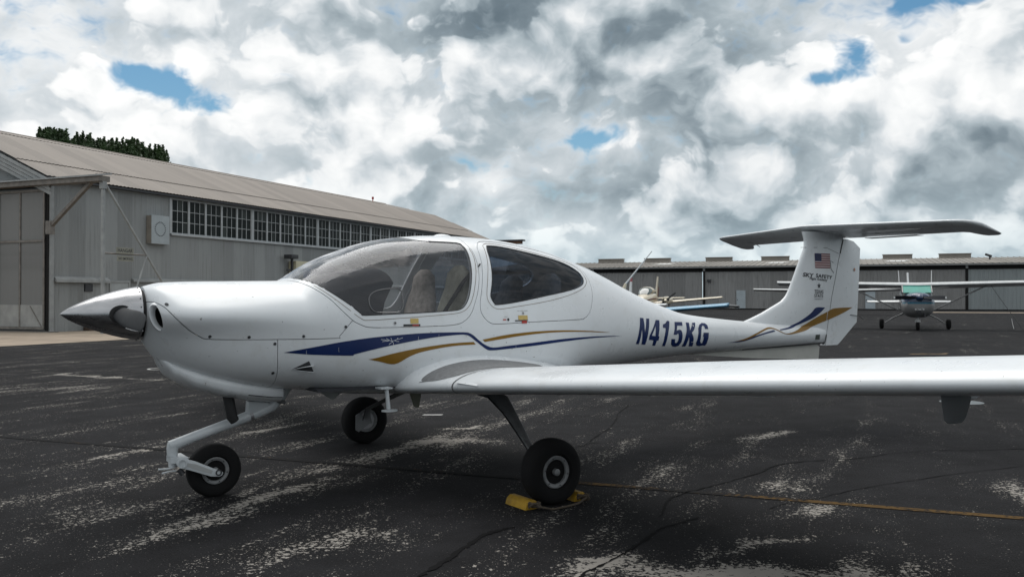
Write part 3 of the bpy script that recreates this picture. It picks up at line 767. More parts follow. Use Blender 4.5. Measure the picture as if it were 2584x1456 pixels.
# ------------------------------------------------------------------ trees behind the hangar
LEAF = mat('dark_leaf', (.028, .060, .016), .6, vary=.45, vscale=1.2)
BARK = mat('bark', (.06, .045, .033), .9, vary=.3)
def tree(name, u, depth, top_px, crown_r, label, seed):
    rnd = random.Random(seed)
    x, y = (u - 1292) / FPX * depth, depth; H = CAMH + (YH - top_px) / FPX * depth
    root = empty(name, (x, y, 0), 0, label, 'tree', 'trees behind the hangar')
    obj('trunk', tube([(0, 0, 0), (.1, .05, H * .3), (-.05, .1, H * .6), (.05, 0, H * .85)], [.32, .26, .17, .06], 9), BARK, root)
    V, F = [], []
    limbs = []
    for k in range(26):
        a = rnd.uniform(0, 6.28); z = H * rnd.uniform(.35, .8); r = crown_r * rnd.uniform(.3, .85)
        limbs.append(tube([(0, 0, z * .8), (r * .5 * math.cos(a), r * .5 * math.sin(a), z * .92), (r * math.cos(a), r * math.sin(a), z + .6)], [.09, .06, .02], 5))
    obj('limb', join(*limbs), BARK, root)
    clumps = []
    for k in range(95):
        a = rnd.uniform(0, 6.28); q = math.sqrt(rnd.random()); zz = rnd.random()
        rr = crown_r * q
        clumps.append((rr * math.cos(a), rr * math.sin(a), H * (.38 + .47 * zz) - .12 * rr, rnd.uniform(.4, .75)))
    for k in range(60):                          # upright shoots that give the ragged top
        a = rnd.uniform(0, 6.28); rr = crown_r * math.sqrt(rnd.random()) * 1.05; hh = H - rnd.random() ** 1.2 * 1.0 - .10 * rr
        for s in range(9): clumps.append((rr * math.cos(a) + rnd.uniform(-.05, .05), rr * math.sin(a), hh - s * .13, .04 + .034 * s))
    for cx, cy, cz, cr in clumps:
        for _ in range(int(9 + 75 * cr)):
            d = Vector((rnd.gauss(0, 1), rnd.gauss(0, 1), rnd.gauss(0, 1))).normalized() * cr * rnd.uniform(.5, 1)
            p = Vector((cx, cy, cz)) + d; e1 = Vector((rnd.gauss(0, 1), rnd.gauss(0, 1), rnd.gauss(0, 1))).normalized(); e2 = e1.orthogonal().normalized()
            s = rnd.uniform(.07, .14); n = len(V)
            V += [tuple(p - e1 * s), tuple(p + e2 * s * .5), tuple(p + e1 * s), tuple(p - e2 * s * .5)]; F.append((n, n + 1, n + 2, n + 3))
    tag(obj('crown', (V, F), LEAF, root, smooth=False, recalc=False), kind='stuff')
for k, (u, d, tp, cr, lb) in enumerate([(118, 60, 322, .55, 'slender leftmost treetop showing above the hangar roof'), (176, 61, 327, 1.5, 'broad dark treetop above the roof, second from the left'),
                                        (258, 62, 347, 1.25, 'dark treetop above the roof, third from the left'), (322, 62, 347, 1.3, 'wide dark treetop above the roof, fourth from the left'), (386, 63, 366, 1.0, 'rightmost dark treetop above the hangar roof')]):
    tree('tree', u, d, tp, cr, lb, 20 + k)

# ------------------------------------------------------------------ the white trainer: body shape
def pchip(xs,ys):
    xs=np.array(xs,float);ys=np.array(ys,float)
    o=np.argsort(xs);xs=xs[o];ys=ys[o]
    h=np.diff(xs);d=np.diff(ys)/h
    m=np.zeros(len(xs));m[0]=d[0];m[-1]=d[-1]
    for i in range(1,len(xs)-1):
        if d[i-1]*d[i]>0:
            w1=2*h[i]+h[i-1];w2=h[i]+2*h[i-1]
            m[i]=(w1+w2)/(w1/d[i-1]+w2/d[i])
    def f(x):
        x=min(max(x,xs[0]),xs[-1]);i=min(max(int(np.searchsorted(xs,x))-1,0),len(h)-1)
        t=(x-xs[i])/h[i]
        return ((2*t**3-3*t*t+1)*ys[i]+(t**3-2*t*t+t)*h[i]*m[i]+(-2*t**3+3*t*t)*ys[i+1]+(t**3-t*t)*h[i]*m[i+1])
    return f
TOP=[(2.215,1.402),(2.19,1.41),(2.109,1.429),(1.857,1.439),(1.591,1.444),(1.31,1.45),(1.284,1.452),(1.255,1.468),(1.138,1.548),(1.019,1.614),(.867,1.676),(.71,1.73),(.549,1.769),(.383,1.79),(.178,1.808),(0,1.813),(-.18,1.811),(-.405,1.801),(-.638,1.776),(-.879,1.734),(-1.13,1.667),(-1.346,1.603),(-1.57,1.52),(-1.801,1.426),(-2.039,1.337),(-2.286,1.259),(-2.541,1.19),(-2.806,1.153),(-3.079,1.126),(-3.48,1.093),(-4.2,1.05),(-4.9,1.01)]
BOT=[(2.215,1.06),(2.19,1.02),(2.15,.96),(2.10,.90),(2.0,.83),(1.9,.785),(1.7,.735),(1.5,.712),(1.25,.695),(1.02,.66),(.71,.634),(.38,.622),(0,.625),(-.5,.645),(-1.0,.68),(-1.5,.715),(-1.85,.745),(-2.3,.775),(-2.75,.795),(-3.66,.815),(-4.6,.835),(-4.9,.85)]
WID=[(2.215,.172),(2.19,.235),(2.15,.295),(2.08,.35),(1.95,.40),(1.75,.445),(1.5,.485),(1.28,.52),(.9,.57),(.4,.60),(0,.605),(-.4,.595),(-.8,.56),(-1.2,.50),(-1.6,.425),(-2,.345),(-2.5,.265),(-3,.205),(-3.5,.165),(-4,.13),(-4.4,.095),(-4.6,.066),(-4.74,.042),(-4.9,.03)]
ZC=[(2.215,1.23),(2.1,1.20),(1.9,1.15),(1.5,1.10),(1.,1.06),(.4,1.04),(-.5,1.04),(-1.2,1.04),(-2,1.01),(-3,.97),(-4,.94),(-4.9,.93)]
NU=[(2.215,2),(2.0,2.3),(1.5,2.5),(1.2,2.5),(.8,2.3),(.2,2.3),(-1,2.15),(-2,2.0),(-4.9,2)]
NL=[(2.215,2),(2.0,2.3),(1.5,2.6),(.8,2.9),(0,3.0),(-1,2.6),(-2,2.1),(-4.9,2)]
fT,fB,fW,fC,fU,fL=[pchip(*zip(*t)) for t in (TOP,BOT,WID,ZC,NU,NL)]
def cheek(x,z):
    # engine cheek bulge either side of the cowling
    if x<1.0 or x>2.2: return 0.
    a=1-math.exp(-((2.2-x)/.05)**1.2)
    b=math.exp(-(max(0,2.05-x)/.62)**2)
    return .078*a*b*math.exp(-((z-1.215)/.10)**2)
def half(x,z):
    t,b,w,c=fT(x),fB(x),fW(x),fC(x)
    if z>=c: q=(z-c)/(t-c);n=fU(x)
    else: q=(c-z)/(c-b);n=fL(x)
    if q>=1: return 0.
    return w*(1-q**n)**(1/n)+cheek(x,z)
LE_FIN = curve_interp([(1.0, -3.2), (1.05, -3.33), (1.088, -3.463), (1.118, -3.573), (1.172, -3.741), (1.247, -3.932), (1.298, -4.06), (1.35, -4.125), (1.40, -4.165), (1.467, -4.206), (1.651, -4.307), (1.865, -4.429), (1.944, -4.432), (2.06, -4.395)])
HINGE = curve_interp([(.80, -4.73), (.83, -4.74), (1.337, -4.83), (1.608, -4.915), (1.812, -4.985), (1.98, -5.05), (2.06, -5.08)])
TE_RUD = curve_interp([(.80, -4.93), (.84, -5.0), (.90, -5.09), (1.059, -5.332), (1.886, -5.41), (1.958, -5.268), (1.985, -5.10)])
def naca(s, t): return 5 * t * (.2969 * math.sqrt(max(s, 0)) - .126 * s - .3516 * s * s + .2843 * s ** 3 - .1036 * s ** 4)
def yfin(x, z):
    le = LE_FIN(z); c = le + 5.40; s = (le - x) / c
    return .003 + max(0, naca(s, .095)) * min(c, 1.15) if 0 <= s <= 1 else 0.
def ybody(x, z): return max(half(x, z), yfin(x, z) if x < -3.2 else 0)
def ring(x, inset=0., n=88):
    t, b, w, c = fT(x) - inset, fB(x) + inset, max(fW(x) - inset, .01), fC(x)
    nu, nl = fU(x), fL(x); out = []
    for j in range(n):
        a = 2 * math.pi * (j + .5) / n; cs, sn = math.cos(a), math.sin(a); m = nu if sn > 0 else nl
        y = w * math.copysign(abs(cs) ** (2 / m), cs); z = c + (t - c if sn > 0 else c - b) * math.copysign(abs(sn) ** (2 / m), sn)
        out.append((x, y + math.copysign(cheek(x, z) * min(1, abs(y) / .12), y), z))
    return out
def stations(x0, x1):
    xs = [2.215, 2.205, 2.19, 2.17, 2.145, 2.115] + list(np.arange(2.08, -4.74, -.03)) + [-4.74]
    xs += [1.31, 1.284, 1.27, 1.255]
    return sorted([x for x in set(xs) if x1 <= x <= x0], reverse=True)
outer = loft([ring(x) for x in stations(2.215, -4.74)])
inner = loft([ring(x, .022) for x in stations(2.08, -4.3)])
shell = boolean(outer, [('DIFFERENCE', inner)])
skin = boolean(loft([ring(x, .003) for x in stations(2.0, -1.6)]), [('DIFFERENCE', loft([ring(x, .008) for x in stations(1.95, -1.55)]))])

SEAM_F = [(-.033, 1.75), (-.048, 1.685), (-.041, 1.598), (-.025, 1.501), (.010, 1.389), (.053, 1.289), (.093, 1.214), (.15, 1.163), (.243, 1.136), (.498, 1.129), (.738, 1.127), (.881, 1.131), (.948, 1.153), (.997, 1.18), (1.069, 1.25), (1.137, 1.325), (1.214, 1.395), (1.255, 1.430), (1.284, 1.452)]
seamF = smooth2(SEAM_F, 3, closed=False)
P_CAN = seamF + [(1.296, 1.47), (1.296, 1.95), (-.02, 1.95)]
P_UC = smooth2([(2.206, 1.305), (2.187, 1.303), (2.149, 1.275), (2.1, 1.207), (2.03, 1.138), (1.957, 1.09), (1.885, 1.07), (1.514, 1.062), (1.118, 1.062), (1.085, 1.078), (.997, 1.18)], 3, closed=False)[:-1] + seamF[13 * 3:] + [(1.30, 1.47), (1.30, 1.7), (2.3, 1.7), (2.3, 1.305)]
P_LC = smooth2([(2.206, 1.305), (2.187, 1.303), (2.149, 1.275), (2.1, 1.207), (2.03, 1.138), (1.957, 1.09), (1.885, 1.07), (1.514, 1.062)], 3, closed=False) + [(1.487, 1.062), (1.481, .945), (1.465, .837), (1.457, .78), (1.457, .4), (2.3, .4), (2.3, 1.305)]
P_GF = smooth2([(1.255, 1.462), (1.201, 1.430), (1.103, 1.355), (1.01, 1.285), (.959, 1.243), (.933, 1.222), (.906, 1.212), (.675, 1.22), (.431, 1.229), (.238, 1.239), (.177, 1.25), (.142, 1.272), (.101, 1.33), (.056, 1.447), (.03, 1.536), (.016, 1.597), (0., 1.684), (.006, 1.722), (.035, 1.746), (.258, 1.752), (.36, 1.762), (.43, 1.785)], 3, closed=False) + [(.47, 1.95), (1.262, 1.95)]
P_GR = smooth2([(-.214, 1.722), (-.24, 1.733), (-.358, 1.728), (-.584, 1.692), (-.876, 1.638), (-1.02, 1.595), (-1.102, 1.541), (-1.118, 1.492), (-1.096, 1.456), (-1.041, 1.426), (-.904, 1.391), (-.617, 1.345), (-.328, 1.299), (-.149, 1.279), (-.118, 1.287), (-.095, 1.324), (-.094, 1.36), (-.131, 1.466), (-.166, 1.602), (-.187, 1.68)], 3)
P_DOOR = smooth2([(-.125, 1.72), (-.105, 1.683), (-.076, 1.572), (-.029, 1.412), (.004, 1.308), (.008, 1.241), (-.016, 1.189), (-.069, 1.147), (-.151, 1.137), (-.414, 1.146), (-.934, 1.157), (-1.018, 1.169), (-1.084, 1.214), (-1.137, 1.305), (-1.17, 1.392), (-1.183, 1.469), (-1.18, 1.54), (-1.14, 1.585), (-1.03, 1.64), (-.88, 1.69), (-.6, 1.74), (-.38, 1.765), (-.2, 1.765)], 3)

def paint_mesh(me):
    for p in me.polygons:
        x, y, z = p.center
        p.material_index = 1 if abs(y) < half(x, z) - .006 and fT(x) - z > .006 and z - fB(x) > .006 and x < 2.2 else 0
    return me
GAP = .0022
YAW = .594
plane = empty('light_aircraft', (-.553, 6.935, 0), math.pi + YAW, 'white single-engine trainer aircraft with navy and ochre stripes, parked on the asphalt', 'airplane')
def piece(name, ops, parent=plane): return mobj(name, paint_mesh(boolean(shell, ops)), [PAINT, INNER], parent)
INL = {}
for sgn in (1, -1):
    C = Vector((2.178, .268 * sgn, 1.207)); nrm = Vector((.66, .75 * sgn, .05)).normalized(); u = Vector((-nrm.y, nrm.x, 0)).normalized() * sgn; v = Vector((0, 0, 1)) - nrm * nrm.z; v.normalize()
    INL[sgn] = (C, nrm, u, v)
def inlet_ring(sgn, d, ru, rv, N=28):
    C, nrm, u, v = INL[sgn]
    return [tuple(C + nrm * d + u * (ru * .74 * math.cos(a) - .34 * rv * math.sin(a)) + v * rv * math.sin(a)) for a in [2 * math.pi * k / N for k in range(N)]]
def inlet_hole(sgn): return loft([inlet_ring(sgn, d, .060, .074) for d in (-.16, .2)])
HOLES = [('DIFFERENCE', inlet_hole(1)), ('DIFFERENCE', inlet_hole(-1))]
fuselage = piece('fuselage', [('DIFFERENCE', prism(offset(P_UC, GAP), -1, 1)), ('DIFFERENCE', prism(offset(P_LC, GAP), -1.01, 1.01)), ('DIFFERENCE', prism(offset(P_CAN, GAP), -1.02, 1.02)),
                              ('DIFFERENCE', prism(offset(P_DOOR, GAP), .05, 1)), ('DIFFERENCE', prism(P_GR, -1, -.05))])
upper_cowl = piece('upper_cowling', [('INTERSECT', prism(offset(P_UC, -GAP), -1, 1))] + HOLES)
lower_cowl = piece('lower_cowling', [('INTERSECT', prism(offset(P_LC, -GAP), -1, 1))] + HOLES)
canopy = piece('canopy_frame', [('INTERSECT', prism(offset(P_CAN, -GAP), -1, 1)), ('DIFFERENCE', prism(P_GF, -1.01, 1.01))])
door = piece('rear_door', [('INTERSECT', prism(offset(P_DOOR, -GAP), .06, 1)), ('DIFFERENCE', prism(P_GR, .05, 1.01))])
def one_sheet(me, y_in=.0055):
    bm = bmesh.new(); bm.from_mesh(me)
    kill = []
    for f in bm.faces:
        c = f.calc_center_median(); t_ = fT(c.x)
        n = f.normal; r = ring_depth(c.x, c.y, c.z)
        if r > y_in or n.dot(Vector((0, c.y, c.z - fC(c.x)))) < 0: kill.append(f)
    bmesh.ops.delete(bm, geom=kill, context='FACES'); bm.to_mesh(me); bm.free(); return me
def ring_depth(x, y, z):
    """how far inside the outer skin a point lies, measured along its radius"""
    c = fC(x); t, b, w = fT(x), fB(x), fW(x); n = fU(x) if z >= c else fL(x); H = t - c if z >= c else c - b
    q = (abs(y / w) ** n + abs((z - c) / H) ** n) ** (1 / n); return (1 - q) * math.hypot(y, z - c) / max(q, .2)
off = lambda e: (lambda x, z: ybody(x, z) + e)
mobj('windscreen', one_sheet(boolean(skin, [('INTERSECT', prism(offset(P_GF, .004), -1, 1))])), [GLASS], canopy)
mobj('window_pane', one_sheet(boolean(skin, [('INTERSECT', prism(offset(P_GR, .004), .05, 1))])), [GLASSR], door)
mobj('window_pane', one_sheet(boolean(skin, [('INTERSECT', prism(offset(P_GR, .004), -1, -.05))])), [GLASSR], plane)

# raised surrounds of the glazing and the small storm window
for nm, P, par in (('glazing_surround', P_GF[:-2], canopy), ('glazing_surround', P_GR + [P_GR[0]], door)):
    Q = [p for p in P if not (par is canopy and p[0] > .3 and p[1] > 1.7)]
    obj(nm, ribbon(Q, .006, off(.0015)), DARK, par)
for P, par in ((smooth2([(-.033, 1.704), (-.034, 1.641), (-.009, 1.537), (.032, 1.418), (.068, 1.33), (.109, 1.266), (.173, 1.227), (.305, 1.211), (.617, 1.192), (.879, 1.179), (.935, 1.19), (1.015, 1.25), (1.11, 1.33), (1.203, 1.412)], 4, closed=False), canopy),
               (smooth2([(-.186, 1.735), (-.158, 1.657), (-.13, 1.574), (-.09, 1.466), (-.06, 1.36), (-.064, 1.308), (-.097, 1.266), (-.158, 1.247), (-.323, 1.265), (-.608, 1.301), (-.848, 1.345), (-1.036, 1.397), (-1.118, 1.439), (-1.150, 1.48), (-1.149, 1.546), (-1.083, 1.600), (-.886, 1.650), (-.602, 1.703), (-.381, 1.742), (-.246, 1.750)], 4), door)):
    obj('weather_seal', ribbon(P, .0035, off(.0016)), mat('perished_seal', (.16, .12, .085), .8, vary=.4, vscale=12), par)
SW = smooth2([(.872, 1.314), (.856, 1.347), (.817, 1.374), (.741, 1.391), (.653, 1.394), (.627, 1.375), (.625, 1.302), (.636, 1.253), (.674, 1.231), (.819, 1.232), (.862, 1.26)], 4)
obj('storm_window_rim', tube([(x, half(x, z) + .002, z) for x, z in SW + [SW[0]]], .0042, 6, cap=False), mat('clear_rim', (.10, .10, .105), .25, coat=.5), canopy)

# ---- stripes and registration
def decal(name, polys, m, e=.0022, parent=plane, sub=4, step=.05, corner=48, fy=None):
    return obj(name, sheet([smooth2(p, sub, corner) if sub > 1 else p for p in polys], fy or off(e), step), m, parent, recalc=False)
decal('side_stripe', [[(1.447, .976), (1.262, 1.006), (1.08, 1.036), (.889, 1.059), (.69, 1.074), (.481, 1.084), (.26, 1.085), (.146, 1.082), (.112, 1.076), (.077, 1.058), (.03, 1.021), (-.018, .99), (-.067, .97), (-.116, .966), (-.215, .973), (-.475, .991), (-.759, 1.009), (-1.071, 1.018), (-1.327, 1.017), (-1.466, 1.01), (-1.327, 1.01), (-1.072, 1.005), (-.76, .988), (-.476, .967), (-.216, .951), (-.092, .945), (-.043, .951), (.006, .98), (.065, 1.022), (.112, 1.054), (.146, 1.064), (.204, 1.066), (.372, 1.055), (.534, 1.035), (.74, 1.002), (.888, .973), (.984, .952), (1.012, .944), (1.259, .957)]], BLUE)
decal('side_stripe', [[(.885, .915), (.837, .921), (.688, .953), (.481, .985), (.26, 1.006), (.077, 1.012), (.059, .993), (.26, .986), (.48, .956), (.584, .925), (.692, .875), (.805, .897)]], GOLD)
decal('side_stripe', [[(0, 1.026), (-.214, 1.056), (-.475, 1.074), (-.759, 1.077), (-1.071, 1.065), (-1.321, 1.046), (-1.239, 1.048), (-.911, 1.062), (-.613, 1.062), (-.342, 1.045), (-.152, 1.024), (-.018, 1.009)]], GOLD)
# flaked paint in the navy stripe
for pts in ([(.800, 1.047), (.775, 1.045), (.758, 1.040), (.738, 1.039), (.722, 1.034), (.710, 1.022), (.708, 1.006)], [(.790, 1.033), (.768, 1.036), (.745, 1.036)], [(.762, 1.054), (.750, 1.047), (.738, 1.039)],
            [(.722, 1.034), (.702, 1.038), (.684, 1.046), (.660, 1.049), (.640, 1.056)], [(.700, 1.038), (.688, 1.031), (.668, 1.030)], [(.730, 1.056), (.722, 1.046), (.722, 1.034)], [(.718, 1.028), (.735, 1.018), (.742, 1.010)], [(.684, 1.046), (.676, 1.056)]):
    obj('paint_flake', ribbon(pts, .0026, off(.0032)), PAINT, plane, recalc=False)
for x, z in ((1.09, .99), (.36, 1.06), (.52, 1.05), (1.30, .975), (-.30, .965)):
    obj('paint_flake', ribbon([(x, z - .02), (x + .003, z), (x + .002, z + .012)], .0012, off(.0032)), PAINT, plane, recalc=False)
REG = [[[(-1.74, 1.158), (-1.79, 1.155), (-1.788, 1.026), (-1.831, 1.151), (-1.875, 1.149), (-1.835, 1.024), (-1.811, .926), (-1.756, .929), (-1.749, 1.067), (-1.716, .933), (-1.673, .936)]],
       [[(-1.968, 1.136), (-2.023, 1.133), (-1.985, .993), (-1.998, .991), (-1.990, .953), (-1.967, .955), (-1.961, .909), (-1.918, .913), (-1.916, .959), (-1.848, .966), (-1.858, 1.005)], [(-1.95, 1.083), (-1.94, .995), (-1.888, 1.002)]],
       [[(-2.139, 1.126), (-2.172, 1.122), (-2.142, 1.057), (-2.116, .984), (-2.107, .899), (-2.063, .903), (-2.071, .98), (-2.094, 1.061), (-2.053, 1.066), (-2.063, 1.096), (-2.099, 1.102)]],
       [[(-2.249, 1.113), (-2.367, 1.11), (-2.354, 1.077), (-2.274, 1.08), (-2.252, 1.036), (-2.289, 1.043), (-2.32, 1.039), (-2.333, 1.015), (-2.336, .977), (-2.333, .929), (-2.311, .896), (-2.264, .887), (-2.217, .894), (-2.188, .915), (-2.175, .962), (-2.231, .96), (-2.237, .928), (-2.256, .922), (-2.275, .931), (-2.283, .969), (-2.28, .997), (-2.269, 1.01), (-2.245, .998), (-2.203, 1.0)]],
       [[(-2.424, 1.105), (-2.475, 1.102), (-2.451, 1.031), (-2.527, 1.099), (-2.579, 1.1), (-2.508, 1.029), (-2.476, 1.011), (-2.503, .962), (-2.524, .882), (-2.464, .884), (-2.433, .974), (-2.416, .885), (-2.362, .887), (-2.379, .971), (-2.401, 1.032)]],
       [[(-2.68, 1.095), (-2.729, 1.092), (-2.748, 1.072), (-2.738, 1.038), (-2.687, 1.039), (-2.69, 1.063), (-2.673, 1.072), (-2.645, 1.059), (-2.617, .998), (-2.608, .93), (-2.63, .909), (-2.65, .908), (-2.656, .938), (-2.655, .967), (-2.644, .969), (-2.653, 1.006), (-2.733, 1.004), (-2.728, .955), (-2.722, .906), (-2.714, .881), (-2.667, .885), (-2.626, .879), (-2.578, .888), (-2.558, .911), (-2.564, .96), (-2.584, 1.047), (-2.624, 1.079)]]]
for q in REG: decal('registration_letter', q, BLUE, sub=1)
GFU = [(-3.143, .907), (-3.305, .933), (-3.485, .984), (-3.633, 1.021), (-3.726, 1.033), (-3.802, 1.021), (-3.878, .992), (-3.955, .967), (-4.033, .968), (-4.151, .989), (-4.351, 1.043), (-4.557, 1.119), (-4.755, 1.180)]
GFL = [(-4.745, 1.085), (-4.557, 1.04), (-4.351, .991), (-4.151, .963), (-4.033, .953), (-3.955, .960), (-3.878, .982), (-3.802, 1.009), (-3.726, 1.019), (-3.633, 1.006), (-3.485, .965), (-3.305, .918)]
decal('tail_stripe', [GFU + GFL], GOLD, .0035)
decal('tail_stripe', [[(-4.555, 1.226), (-4.715, 1.225), (-4.629, 1.171), (-4.511, 1.117), (-4.323, 1.064), (-4.111, 1.017), (-3.898, .999), (-3.885, 1.008), (-4.084, 1.031), (-4.252, 1.074), (-4.395, 1.132), (-4.482, 1.178)]], BLUE, .0025)
decal('tail_stripe', [[(-3.751, 1.002), (-3.795, .99), (-3.574, .961), (-3.382, .923), (-3.23, .899), (-3.026, .899), (-3.224, .91), (-3.3, .922), (-3.503, .963)]], BLUE, .0025)

# ---- cowling details
def dot(x, z, r, m, name='fastener', parent=plane, e=.003):
    decal(name, [[(x + r * math.cos(a), z + r * math.sin(a)) for a in [k * math.pi / 5 for k in range(10)]]], m, e, parent, 1, 0)
for x, z in [(2.135, 1.290), (1.899, 1.088), (1.666, 1.08), (1.324, 1.079), (1.046, 1.137)]: dot(x, z, .010, DGREY, parent=upper_cowl)
for x, z in [(1.504, 1.034), (1.492, .84)]: dot(x, z, .010, DGREY, parent=lower_cowl)
sp = obj('spinner', revolve([(.001, .001), (.02, .018), (.05, .038), (.092, .060), (.15, .086), (.197, .105), (.25, .123), (.304, .140), (.36, .155), (.436, .170), (.452, .1715), (.455, .165), (.475, .12)], 48, 'x'), CHROME, plane)
sp.rotation_euler = (0, 0, math.pi); sp.location = (2.69, 0, 1.23)
for k in range(18):
    a = 2 * math.pi * k / 18 + .1
    obj('rivet', revolve([(-.002, .001), (-.002, .005), (.003, .004), (.004, .001)], 8, 'z'), DGREY, sp).matrix_local = Matrix.Translation((.44, .1705 * math.cos(a), .1705 * math.sin(a))) @ Vector((.12, math.cos(a), math.sin(a))).to_track_quat('Z', 'X').to_matrix().to_4x4()
obj('back_plate', revolve([(-.03, .06), (-.03, .15), (.0, .152), (.0, .06)], 40, 'x', (2.235, 0, 1.23)), DARK, sp).matrix_parent_inverse = sp.matrix_basis.inverted()
def blade(sgn):
    rings = []
    for y, cx, cz, ch, th, tw in [(.06, 2.360, 1.228, .105, .085, 60), (.12, 2.360, 1.226, .112, .088, 58), (.17, 2.360, 1.222, .112, .080, 54), (.24, 2.362, 1.217, .112, .056, 46), (.36, 2.366, 1.210, .118, .034, 36), (.50, 2.370, 1.204, .118, .022, 27), (.66, 2.374, 1.198, .115, .015, 20), (.80, 2.377, 1.193, .105, .011, 16), (.88, 2.379, 1.190, .085, .008, 14), (.905, 2.379, 1.189, .035, .004, 14)]:
        a = math.radians(tw); r = []
        for k in range(16):
            t = 2 * math.pi * k / 16; p, q = ch / 2 * math.cos(t), th / 2 * math.sin(t)
            r.append((cx + p * math.sin(a) + q * math.cos(a), sgn * y, 1.23 + sgn * (cz - 1.23 - p * math.cos(a) + q * math.sin(a))))
        rings.append(r)
    return obj('propeller_blade', loft(rings), BLADE, plane)
b1 = blade(1)
for s_, par in ((1, b1),):
    obj('blade_cutout', loft([[(2.360 + .070 * k * math.cos(a), y_, 1.227 + .058 * k * math.sin(a)) for a in [2 * math.pi * q / 24 for q in range(24)]] for y_, k in ((.09, 1.0), (.150, 1.0), (.150, .7))], True, False, False), DARK, par)
obj('leading_edge_guard', tube([(2.374 + ch / 2 * math.sin(R(tw)), y, cz - ch / 2 * math.cos(R(tw))) for y, cz, ch, tw in [(.50, 1.204, .118, 27), (.66, 1.198, .115, 20), (.80, 1.193, .105, 16), (.88, 1.190, .085, 14)]], .0035, 6), STEEL, b1)
blade(-1)
for sgn in (1, -1):                              # cooling-air inlets either side of the spinner
    rings = [inlet_ring(sgn, d, ru, rv) for d, ru, rv in [(-.11, .104, .114), (-.06, .097, .108), (-.028, .086, .098), (-.008, .076, .089), (-.001, .067, .081), (-.008, .059, .073), (-.03, .054, .068), (-.05, .050, .064)]]
    il = obj('air_inlet', loft(rings, True, False, False), PAINT, plane)
    obj('inlet_duct', loft([rings[-1], inlet_ring(sgn, -.09, .050, .064), inlet_ring(sgn, -.15, .048, .060)], True, False, True), BLK, il)
sx = [2.145, 2.12, 2.105, 2.09, 2.056, 1.942, 1.85, 1.746, 1.65, 1.584, 1.48, 1.40, 1.352, 1.345]
fb = curve_interp([(2.2, 1.0), (2.145, .975), (2.12, .925), (2.105, .895), (2.09, .872), (2.056, .816), (1.942, .742), (1.746, .674), (1.584, .640), (1.40, .612), (1.345, .612)])
fw = curve_interp([(2.2, .02), (2.145, .04), (2.12, .11), (2.09, .18), (2.056, .215), (1.942, .27), (1.746, .285), (1.5, .25), (1.345, .20)])
ft = curve_interp([(2.2, 1.02), (2.145, .985), (2.12, .96), (2.1, .94), (1.9, .87), (1.6, .80), (1.345, .75)])
rings = []
for x in sx:
    b, w, t = fb(x), fw(x), ft(x); c = b + (t - b) * .55
    rings.append([(x, w * math.copysign(abs(math.cos(a)) ** .72, math.cos(a)), c + ((t - c) if math.sin(a) > 0 else (c - b)) * math.copysign(abs(math.sin(a)) ** .72, math.sin(a))) for a in [2 * math.pi * k / 40 for k in range(40)]])
scoop = obj('chin_scoop', loft(rings), PAINT, plane)
obj('scoop_outlet', xf(box(-.004, .004, -.15, .15, .63, .70), Matrix.Translation((1.343, 0, 0))), DARK, scoop)
obj('scoop_joint', tube([(x, .96 * fw(x) , fb(x) + (ft(x) - fb(x)) * .30) for x in (1.60, 1.5, 1.42, 1.35)], .003, 6), DARK, scoop)
decal('side_vent', [[(1.383, .862), (1.28, .915), (1.236, .84)]], DGREY, .002, lower_cowl if False else plane, 1, .03)
obj('vent_vane', tube([(1.385, half(1.385, .861) + .004, .861), (1.30, half(1.3, .875) + .016, .877), (1.252, half(1.25, .88) + .022, .884)], [.002, .006, .010], 6, .5), PAINT, plane)
obj('vent_vane', tube([(1.383, half(1.385, .861) + .002, .858), (1.236, half(1.236, .84) + .004, .836)], [.002, .006], 6, .5), PAINT, plane)

# ---- fin, rudder, stabiliser
def zsec(z, xa, xb, n, e=0.):
    xs = [xa + (xb - xa) * (k / n) for k in range(n + 1)]
    up = [(x, max(yfin(x, z), .002) + e, z) for x in xs]
    return up + [(x, -y, z_) for x, y, z_ in up[::-1]]
def finsec(z):
    le, h = LE_FIN(z), HINGE(z) + .006
    xs = [le - (le - h) * (k / 20) ** 1.8 for k in range(21)]
    wide = 1 + .55 * max(0, (z - 1.93) / .12) ** 2
    up = [(x, max(yfin(x, z) * wide, .002), z) for x in xs]
    return up + [(x, -y, q) for x, y, q in up[::-1]]
zs = list(np.arange(.90, 1.96, .03)) + [1.97, 1.99, 2.01, 2.035]
fin = obj('vertical_stabilizer', loft([finsec(z) for z in zs]), PAINT, plane)
zr = [.815, .825, .84, .87, .9, .95, 1.0, 1.059, 1.1] + list(np.arange(1.15, 1.88, .06)) + [1.886, 1.92, 1.958, 1.972, 1.98]
rudder = obj('rudder', loft([zsec(z, HINGE(z) - .006, TE_RUD(z), 12) for z in zr]), PAINT, plane)
decal('tail_stripe', [[(-4.768, 1.184), (-4.894, 1.216), (-5.241, 1.224), (-5.069, 1.167), (-4.808, 1.098), (-4.756, 1.088)]], GOLD, .0035, rudder)
obj('fin_cap_joint', ribbon([(-4.366, 1.864), (-4.55, 1.867), (-4.74, 1.869), (-4.964, 1.812)], .004, off(.002)), DARK, fin)
obj('hinge_gap', ribbon([(HINGE(z) + .001, z) for z in np.arange(1.0, 1.81, .05)], .007, off(.001)), mat('hinge_line_grey', (.20, .21, .22), .8), fin)  # grey strip along the rudder hinge line
obj('hinge_slot', ribbon([(HINGE(1.81) - .004, 1.815), (HINGE(1.97) - .002, 1.97)], .018, off(.0025)), DARK, fin)
obj('hinge_slot', ribbon([(-4.733, .935), (-4.728, .89), (-4.71, .85), (-4.67, .828)], .014, lambda x, z: ybody(x, z) + .008), DARK, fin)
